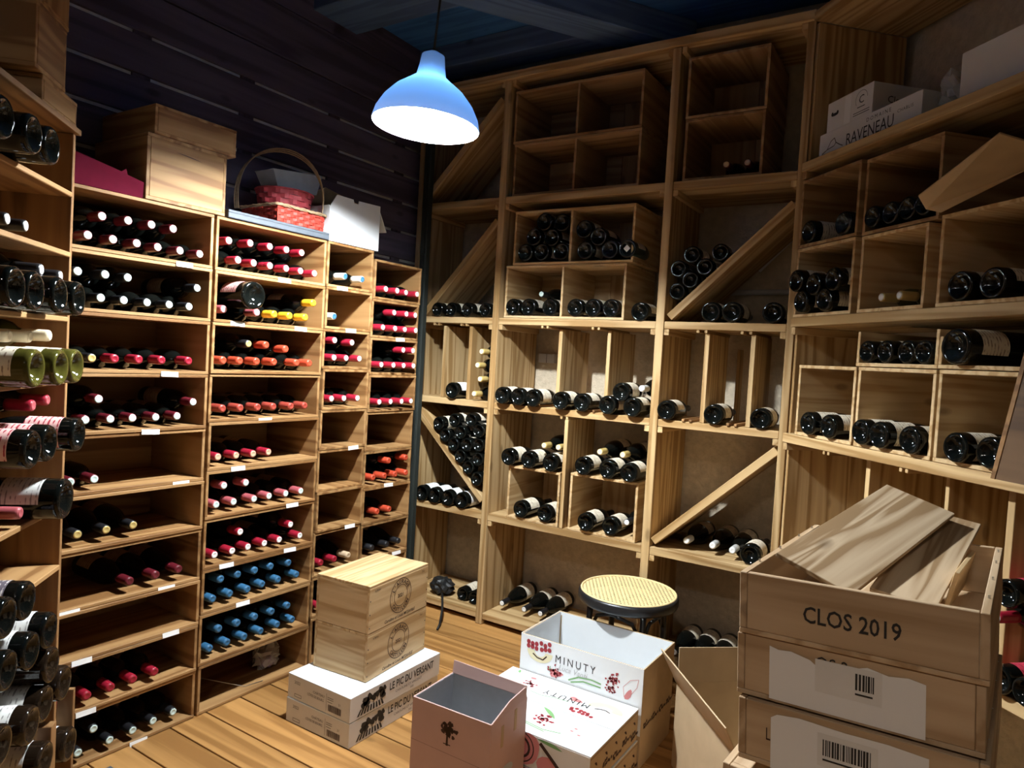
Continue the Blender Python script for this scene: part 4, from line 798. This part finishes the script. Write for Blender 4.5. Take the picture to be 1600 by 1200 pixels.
for i in range(2):
    o = thing('stamped_crate', ['upper of two pine crates with a round stamp, stacked on flat white cartons', 'lower of two pine crates with a round stamp, stacked on flat white cartons'][i], 'crate', T(-1.756, 1.876, .1815 + .179 * (1 - i)) @ RZ(94.8), 'round stamped crates on the floor')
    W, Dp, Hh = .372, .256, .1775
    board(o, 'front_panel', (.0, 0, .0), (W, .011, Hh - .010), 'pale_pine'); board(o, 'back_panel', (0, Dp - .011, 0), (W, Dp, Hh - .010), 'pale_pine'); board(o, 'end_panel', (0, .0115, 0), (.011, Dp - .0115, Hh - .010), 'pale_pine'); board(o, 'end_panel', (W - .011, .0115, 0), (W, Dp - .0115, Hh - .010), 'pale_pine')
    for k in range(3): board(o, 'lid_board', (0, Dp / 3 * k + .0005, Hh - .010), (W, Dp / 3 * (k + 1) - .0005, Hh), 'pale_pine')
    board(o, 'bottom_board', (.011, .011, 0), (W - .011, Dp - .011, .01), 'pale_pine')
    F = T(0, -.0007, 0) @ UP; cx, cy = .190, .095
    ink_shape(o, ring(cx, cy, .0650, .0680) + ring(cx, cy, .0400, .0425) + stroke([(cx - .055, cy - .01), (cx - .055, cy + .012)], .0015) + stroke([(cx + .055, cy - .01), (cx + .055, cy + .012)], .0015), 'ink_brown', F, 'stamp')
    arc_text(o, "L'AURAGE", cx, cy, .0465, 150, 30, .0205, 'ink_brown', F); arc_text(o, 'CASTILLON', cx, cy, .0605, 216, 324, .0195, 'ink_brown', F, True)
    ink_text(o, '2021', .020, 'ink_brown', T(cx, -.0007, cy - .006) @ UP, align='CENTER', bold=.02); ink_text(o, 'Caroline et Louis MITJAVILE', .0165, 'ink_brown', T(cx, -.0007, .010) @ UP, align='CENTER', shear=.25, bold=.02)
    ink_text(o, '6 Btles', .012, 'ink_black', T(.03, -.0007, .150) @ UP); ink_text(o, '75cl', .012, 'ink_brown', T(.325, -.0007, .150) @ UP)
    for x in (.006, W - .006):
        for z in (.02, .07, .12): link('nail', boxmesh(.004, .001, .004, 'ink_black', 0), o, T(x, -.0002, z))

# pink carton, flowered white cartons, brown carton
o = thing('carton', 'open dusty pink carton with a brown tree emblem, nearest the camera', 'carton', T(-1.347, 1.652, .001) @ RZ(2.0)); o['label'] = 'open dusty pink carton with grey inside and a brown tree emblem'
card_box(o, .285, .212, .345, 'pink_card', 'grey_card')
sheet('flap', [(.003, .209, .345), (.282, .209, .345), (.282, .214, .378), (.003, .214, .385)], 'pink_card', o)
sheet('flap', [(.282, .004, .345), (.282, .207, .345), (.279, .20, .378), (.279, .11, .372)], 'pink_card', o)
E_ = T(.135, -.0008, .275) @ UP
rr_ = random.Random(5)
ink_shape(o, [blob(rr_.gauss(0, .013), rr_.gauss(.012, .010), rr_.uniform(.004, .009), rr_.uniform(.004, .008), 8, rr_.uniform(0, 3), .2) for k in range(34)] + [[(-.004, -.04), (.004, -.04), (.003, .0), (-.003, .0)]] + stroke([(-.013, -.036), (.013, -.036)], .003), 'ink_brown', E_, 'emblem')
for yy, zz in ((.06, .285), (.135, .305)): board(o, 'slot', (.2852, yy, zz - .035), (.2862, yy + .014, zz + .03), 'brown_card', 0)
mesh('hand_hole', [(.2858, .065 + .040 * math.cos(t) + .035, .165 + .018 * math.sin(t)) for t in [2 * PI * i / 20 for i in range(20)]], [tuple(range(20))], 'grey_card', o)
ink_shape(o, stroke([(.0, .215), (.285, .208)], .0008), 'ink_brown', T(0, -.0006, 0) @ UP, 'crease')
def grapes(cx, cy, s, n, seed, w=1.0):
    r = random.Random(seed); return [blob(cx + (k % w_) * s * 2.1 - s * 4 + r.uniform(-.3, .3) * s, cy + (k // w_) * s * 2.0 + r.uniform(-.5, .5) * s + (k % w_) * s * .4 * w, s, s * 1.05, 12) for w_ in (6,) for k in range(n)]
def berry(cx, cy, s, seed):
    r = random.Random(seed); return [blob(cx + r.gauss(0, 1) * s, cy + r.gauss(0, 1) * s, s * r.uniform(.25, .5), s * r.uniform(.2, .4), 7, r.uniform(0, 3), .3) for k in range(30)]
def melon(cx, cy, s, up=1):
    o_ = [(cx + s * math.cos(t), cy + up * s * .75 * math.sin(t)) for t in [PI + PI * i / 14 for i in range(15)]]; i_ = [(cx + s * .42 * math.cos(t), cy + up * s * .35 * math.sin(t)) for t in [2 * PI - PI * i / 14 for i in range(15)]]
    return o_ + i_
MW, MD = .514, .372
for i in range(2):
    o = thing('flat_carton', ['closed white carton with red berries and lettering printed on its top flaps', 'white flowered carton at the bottom under the closed one, beside the pink carton'][i], 'carton', T(-1.367 + .004 * i, 1.898, .111 * (1 - i) + .001), 'white cartons with painted fruit')
    card_box(o, MW, MD, .105, 'kraft_card')
    board(o, 'flap', (0, 0, .105), (MW, MD / 2 - .001, .108), 'white_card', 0); board(o, 'flap', (0, MD / 2 + .001, .105), (MW, MD, .108), 'white_card', 0)
    board(o, 'front_skin', (0.001, -.0012, .001), (MW - .001, -.0002, .104), 'pale_card', 0)
    S_ = T(MW + .0008, 0, 0) @ RZ(90) @ UP
    art = []
    for k in range(5): art += grapes(.045 + k * .075, .022 + .012 * (k % 2), .0055, 10, k, .4)[:9] + [leaf(.03 + k * .075, .075, .05 + k * .075, .060, .006)]
    ink_shape(o, art + stroke([(.0, .098), (MD, .098)], .0015), 'ink_brown', S_)
    ink_shape(o, [blob(.27, .055, .075, .05, 18, .2, .1), blob(.37, .025, .04, .03, 12)], 'ink_rose', T(0, -.0016, 0) @ UP); ink_shape(o, ring(.27, .058, .028, .036, 22) + ring(.27, .058, .046, .050, 26) + stroke([(.34, .09), (.40, .04), (.44, .0)], .012), 'ink_brown', T(0, -.0020, 0) @ UP); ink_shape(o, [leaf(.20, .10, .15, .075, .012), leaf(.33, .10, .42, .09, .009)], 'ink_green', T(0, -.0022, 0) @ UP)
    if i == 0:
        Z = .1086
        P_ = T(0, 0, Z)
        ink_text(o, 'MINUTY', .046, 'ink_black', T(.375, .290, Z) @ RZ(180), space=1.35, sx=.85); ink_text(o, 'Luca Vanti', .020, 'paper_grey', T(.335, .312, Z) @ RZ(180), shear=.3)
        ink_text(o, 'M', .085, 'ink_red', T(.135, .088, Z) @ RZ(12))
        ink_shape(o, grapes(.36, .215, .0075, 11, 2, .1) + berry(.125, .285, .012, 4) + berry(.285, .105, .016, 5), 'ink_red', P_)
        ink_shape(o, [blob(.115, .335, .012, .008), blob(.405, .115, .006, .004), blob(.40, .095, .006, .004), blob(.43, .085, .006, .004), blob(.32, .285, .022, .010, 10, .2, .2), blob(.305, .295, .016, .008, 9, 0, .2)], 'ink_rose', P_)
        ink_shape(o, [leaf(.05, .34, .04, .365, .008), leaf(.25, .175, .32, .125, .012)] + stroke([(.15, .245), (.20, .240), (.25, .255), (.30, .26)], .003) + stroke([(.19, .08), (.25, .055), (.32, .045), (.38, .06)], .004) + stroke([(.20, .07), (.26, .045), (.33, .036)], .004), 'ink_green', P_)
        ink_shape(o, [melon(.425, .285, .065, -1)], 'ink_melon', P_); ink_shape(o, stroke([(.395, .272), (.41, .282), (.43, .285), (.45, .276)], .004), 'ink_brown', T(0, 0, Z + .0003))
        ink_shape(o, stroke([(.32, .275), (.37, .270), (.42, .262)], .0015) + stroke([(.33, .283), (.38, .279), (.43, .27)], .0015) + stroke([(.34, .10), (.39, .11)], .001) + stroke([(.33, .09), (.39, .096)], .001), 'paper_grey', P_)
# the tall open one behind it
o = thing('carton', 'tall open white carton with painted fruit and black lettering, in front of the stool', 'carton', T(-1.341, 2.277, .001))
OW, OD, OH = .497, .308, .355
card_box(o, OW, OD, OH, 'kraft_card', 'white_card')
board(o, 'front_skin', (.001, -.0016, .12), (OW - .001, -.0003, OH), 'white_card', 0); board(o, 'side_skin', (-.0016, .001, .01), (-.0003, OD, OH), 'white_card', 0)
F = T(0, -.0024, 0) @ UP
ink_text(o, 'MINUTY', .040, 'ink_black', T(.150, -.0024, .285) @ UP, space=1.45, sx=.85); ink_text(o, 'Luca Vanti', .028, 'paper_grey', T(.165, -.0024, .260) @ UP, shear=.3)
ink_shape(o, grapes(.07, .312, .0085, 12, 8, .5) + berry(.385, .285, .013, 9) + berry(.38, .255, .010, 10), 'ink_red', F)
ink_shape(o, [melon(.085, .305, .055)], 'ink_melon', F); ink_shape(o, stroke([(.055, .292), (.075, .280), (.10, .278), (.115, .295)], .005), 'ink_brown', F @ T(0, 0, .0003))
ink_shape(o, [blob(.155, .243, .028, .014, 12, .1, .25), blob(.445, .252, .010, .022, 10, -.5, .1)], 'ink_rose', F); ink_shape(o, berry(.155, .245, .012, 12), 'ink_red', F @ T(0, 0, .0003))
ink_shape(o, stroke([(.21, .235), (.25, .256), (.30, .262), (.34, .258)], .005) + stroke([(.22, .230), (.27, .246), (.34, .245)], .005) + stroke([(.12, .252), (.145, .252)], .003) + stroke([(.132, .242), (.132, .264)], .003), 'ink_green', F)
ink_shape(o, stroke([(.43, .24), (.425, .275), (.45, .305), (.48, .315), (.475, .285), (.455, .255)], .0015), 'ink_rose', F)
ink_shape(o, [b for k in range(4) for b in grapes(.05 + k * .075, .14, .0055, 9, k, .4)], 'ink_brown', T(OW + .0008, 0, 0) @ RZ(90) @ UP)
board(o, 'tape', (.004, OD - .007, .20), (.012, OD - .0062, .34), 'kraft_card', 0)
o = thing('carton', 'plain brown carton with splayed flaps between the flowered cartons and printed crates', 'carton', T(-.455, 2.03, .001) @ RZ(41))
card_box(o, .34, .47, .30, 'kraft_card')
sheet('flap', [(0, .47, .30), (0, .0, .30), (-.055, -.02, .40), (-.055, .49, .41)], 'kraft_card', o, .004); sheet('flap', [(.003, .468, .30), (.34, .468, .30), (.335, .475, .42), (.003, .475, .42)], 'kraft_card', o, .004)
sheet('flap', [(.003, .002, .30), (.337, .002, .30), (.33, .14, .20), (.01, .14, .20)], 'kraft_card', o, .004)

# ------------------------------------------------------------------ stack of printed flat crates
CW, CD, CH = .36, .52, .105
base = T(-.298, 1.238, 1.054) @ RZ(-4) @ RY(-3.2)
def flat_crate(label, M, open_top, mat='tower_pine'):
    o = thing('wine_crate', label, 'crate', M, 'flat crates stacked in a tower')
    board(o, 'front_board', (.013, 0, .009), (CW - .013, .012, CH), mat); board(o, 'back_board', (.013, CD - .012, .009), (CW - .013, CD, CH), mat)
    board(o, 'side_board', (0, 0, .009), (.0125, CD, CH), mat); board(o, 'side_board', (CW - .0125, 0, .009), (CW, CD, CH), mat)
    board(o, 'bottom_board', (0, 0, 0), (CW, CD, .0085), mat)
    if not open_top: board(o, 'lid', (.013, .013, CH - .010), (CW - .013, CD - .013, CH - .001), mat)
    for k, y in enumerate((.09, .22, .36, .47)):
        for x in (.006, CW - .006): link('nail', boxmesh(.003, .003, .006 if open_top else .001, 'steel', 0), o, T(x, y, CH + .002) if open_top else T(x, y, CH))
    return o
F0 = lambda x, z: T(x, -.0008, z) @ UP
o = flat_crate('topmost open flat crate of the tower, lettered in black, holding loose lids', base @ T(0, 0, -CH), True)
ink_text(o, 'CLOS 2019', .038, 'ink_black', F0(.104, .040), sx=.80, bold=.012)
def paper_front(o, seed, torn):
    pts = [(.055, .005), (.285, .005), (.285, .088), (.262, .092), (.235, .088), (.205, .094), (.185, .087), (.165, .080), (.14, .070), (.12, .085), (.09, .092), (.07, .09), (.055, .094)] if torn else [(.055, .0), (.285, .0), (.285, .090), (.23, .094), (.17, .093), (.10, .096), (.065, .092), (.055, .085)]
    mesh('paper_wrap', [(x, -.0010, z) for x, z in pts], [tuple(range(len(pts)))], 'paper_white', o)
    bx, bz, bw = (.188, .055, .028) if torn else (.137, .048, .070)
    mesh('barcode_frame', [(x, -.0014, z) for x, z in rect(bx - .008 if not torn else bx - .06, bz - .018, bx + bw + .01, bz + .035)], [(0, 1, 2, 3)], 'pale_card', o)
    ink_shape(o, barcode(bx, bz, bw, .026, seed) + [rect(bx, bz - .008, bx + bw * .9, bz - .005)], 'ink_black', T(0, -.0018, 0) @ UP, 'barcode')
o = flat_crate('second flat crate down the tower with torn white paper on its front', base @ T(-.004, .004, -2 * CH - .002), False); paper_front(o, 5, True); ink_text(o, 'OS 2', .030, 'ink_black', F0(.128, .074), sx=.82)
o = flat_crate('third flat crate down the tower with a full barcode on white paper', base @ T(.002, -.004, -3 * CH - .005), False); paper_front(o, 9, False); ink_text(o, 'L', .030, 'ink_brown', F0(.046, .045), sx=.6)
z = 1.054 - 3 * CH - .012 - CH - .012; k = 3
while z > -.002:
    o = flat_crate(f'plain flat crate, {ORD[k]} down the tower', T(-.304, 1.236, z) @ RZ(-4), False); z -= CH + .0008; k += 1
TOWER_GAP = z + CH + .0008
if TOWER_GAP > .004:
    o = thing('floor_block', 'low wooden block on the floor under the crate tower', 'block', T(-.304, 1.236, .001) @ RZ(-4)); board(o, 'block', (0, 0, 0), (CW, CD, TOWER_GAP - .002), 'aged_pine')
def loose_lid(label, P, th, mat):
    c = [Vector(p) for p in P]; ctr = sum(c, Vector()) / 4
    ex = ((c[2] - c[1]) + (c[3] - c[0])).normalized(); ey = ((c[0] - c[1]) + (c[3] - c[2])); ey = (ey - ex * ey.dot(ex)).normalized(); ez = ex.cross(ey)
    L_ = ((c[2] - c[1]).length + (c[3] - c[0]).length) / 2; W_ = ((c[0] - c[1]).length + (c[3] - c[2]).length) / 2
    M = Matrix(((ex.x, ey.x, ez.x, ctr.x), (ex.y, ey.y, ez.y, ctr.y), (ex.z, ey.z, ez.z, ctr.z), (0, 0, 0, 1)))
    o = thing('loose_lid', label, 'lid', M, 'loose lids in the top flat crate'); link('board', boxmesh(L_, W_, th, mat, .001), o); return o
loose_lid('wide loose crate lid with wavy grain leaning out of the topmost flat crate', [(-.273, 1.34, 1.048), (-.128, 1.375, 1.035), (.010, 1.815, 1.122), (-.125, 1.79, 1.152)], .009, 'lid_pine')
loose_lid('narrower loose lid with straight grain under the wide one', [(-.112, 1.405, 1.017), (-.008, 1.415, 1.010), (.060, 1.83, 1.100), (-.044, 1.82, 1.108)], .009, 'lid_pine')
loose_lid('short offcut board standing at the side of the topmost flat crate', [(.005, 1.50, .985), (.020, 1.50, 1.06), (.048, 1.72, 1.06), (.033, 1.72, .985)], .008, 'pale_pine')
# ------------------------------------------------------------------ cane stool
o = thing('stool', 'round bentwood stool with a woven cane seat and black frame', 'stool', T(-1.11, 2.745, 0))
SZ, SR = .452, .208
link('seat_ring', lathe_mesh('seat_ring', [(SR - .022, SZ - .002), (SR - .004, SZ + .004), (SR, SZ - .006), (SR + .002, SZ - .03), (SR - .004, SZ - .040), (SR - .022, SZ - .040), (SR - .0225, SZ - .003)], 'black_metal', 48), o)
bpy.data.objects.remove(o.children[0])
vs, fs = [], []; prof = [(SR - .022, SZ - .002), (SR - .006, SZ + .003), (SR, SZ - .006), (SR + .001, SZ - .03), (SR - .004, SZ - .040), (SR - .022, SZ - .040)]; n = 56
for r, h in prof:
    for i in range(n): t = 2 * PI * i / n; vs.append((r * math.cos(t), r * math.sin(t), h))
for j in range(len(prof)):
    for i in range(n): k = (i + 1) % n; jj = (j + 1) % len(prof); fs.append((j * n + i, j * n + k, jj * n + k, jj * n + i))
mesh('seat_ring', vs, fs, 'black_metal', o, smooth=True)
# cane: strands in three directions with open holes
vs, fs = [], []
def strand(x0, y0, x1, y1, w, z):
    l = math.hypot(x1 - x0, y1 - y0); nx, ny = -(y1 - y0) / l * w / 2, (x1 - x0) / l * w / 2; k = len(vs)
    vs.extend([(x0 + nx, y0 + ny, z), (x0 - nx, y0 - ny, z), (x1 - nx, y1 - ny, z), (x1 + nx, y1 + ny, z)]); fs.append((k, k + 1, k + 2, k + 3))
CR = SR - .012; sp = .0155
for ang, z_ in ((0, .0), (60, .0006), (120, .0012)):
    t = math.radians(ang)
    q = -CR + sp / 2
    while q < CR:
        h = math.sqrt(CR * CR - q * q); c_, s_ = math.cos(t), math.sin(t)
        strand(c_ * -h - s_ * q, s_ * -h + c_ * q, c_ * h - s_ * q, s_ * h + c_ * q, .0072, SZ + .0005 + z_); q += sp
cn = mesh('cane_weave', vs, fs, 'cane', o); cn['kind'] = 'stuff'
tube('cane_border', [(CR * math.cos(2 * PI * i / 48), CR * math.sin(2 * PI * i / 48), SZ + .002) for i in range(48)], .005, 'cane', o, 6, True)
for k in range(4):
    t = PI / 4 + k * PI / 2
    tube('leg', [(.165 * math.cos(t), .165 * math.sin(t), SZ - .02), (.168 * math.cos(t), .168 * math.sin(t), .25), (.185 * math.cos(t), .185 * math.sin(t), .003)], .0125, 'black_metal', o, 10)
    u = t + PI / 4; m_ = [(.165 * math.cos(t), .165 * math.sin(t), SZ - .16), (.15 * math.cos(t + .25), .15 * math.sin(t + .25), SZ - .085), (.16 * math.cos(u), .16 * math.sin(u), SZ - .055), (.15 * math.cos(t + PI / 2 - .25), .15 * math.sin(t + PI / 2 - .25), SZ - .085), (.165 * math.cos(t + PI / 2), .165 * math.sin(t + PI / 2), SZ - .16)]
    tube('brace', m_, .008, 'black_metal', o, 8)
tube('stretcher_ring', [(.172 * math.cos(2 * PI * i / 40), .172 * math.sin(2 * PI * i / 40), .16) for i in range(40)], .009, 'black_metal', o, 8, True)
# ------------------------------------------------------------------ small things
tagged(tube('cable', [(-2.30, 3.02, .078), (-2.27, 2.985, .11), (-2.24, 2.95, .10), (-2.20, 2.90, .06), (-2.165, 2.84, .012), (-2.14, 2.79, .007)], .006, 'black_rubber'), 'black cable hanging from the corner floor shelf to the planks', 'cable')
o = thing('black_pouch', 'crumpled black pouch on the corner floor shelf', 'bag', T(-2.36, 3.10, .0625)); crumple('pouch', 'black_rubber', o, .07, .06, .05, (0, 0, .05), 8, .15)
o = thing('lavender_bag', 'clear bag of dried lavender in the bottom crate of the second column', 'bag', FR['L'] @ T(1.97, .13, .0135)); crumple('film', 'clear_film', o, .06, .05, .055, (0, 0, .055), 14, .3); crumple('flowers', 'lavender', o, .04, .035, .035, (0, 0, .035), 15, .25)
tagged(tube('bent_wire', [FR['L'] @ Vector(p) for p in ((1.78, .20, .10), (1.64, .14, .085), (1.80, .04, .018), (1.88, .03, .016))], .0015, 'steel'), 'bent thin wire inside the bottom crate of the second column', 'wire')
tagged(link('slate_tile', boxmesh(.12, .09, .012, 'slate', .002), None, T(-2.16, 1.165, .0075)), 'small dark slate tile on the floor beside the first crate column', 'tile')
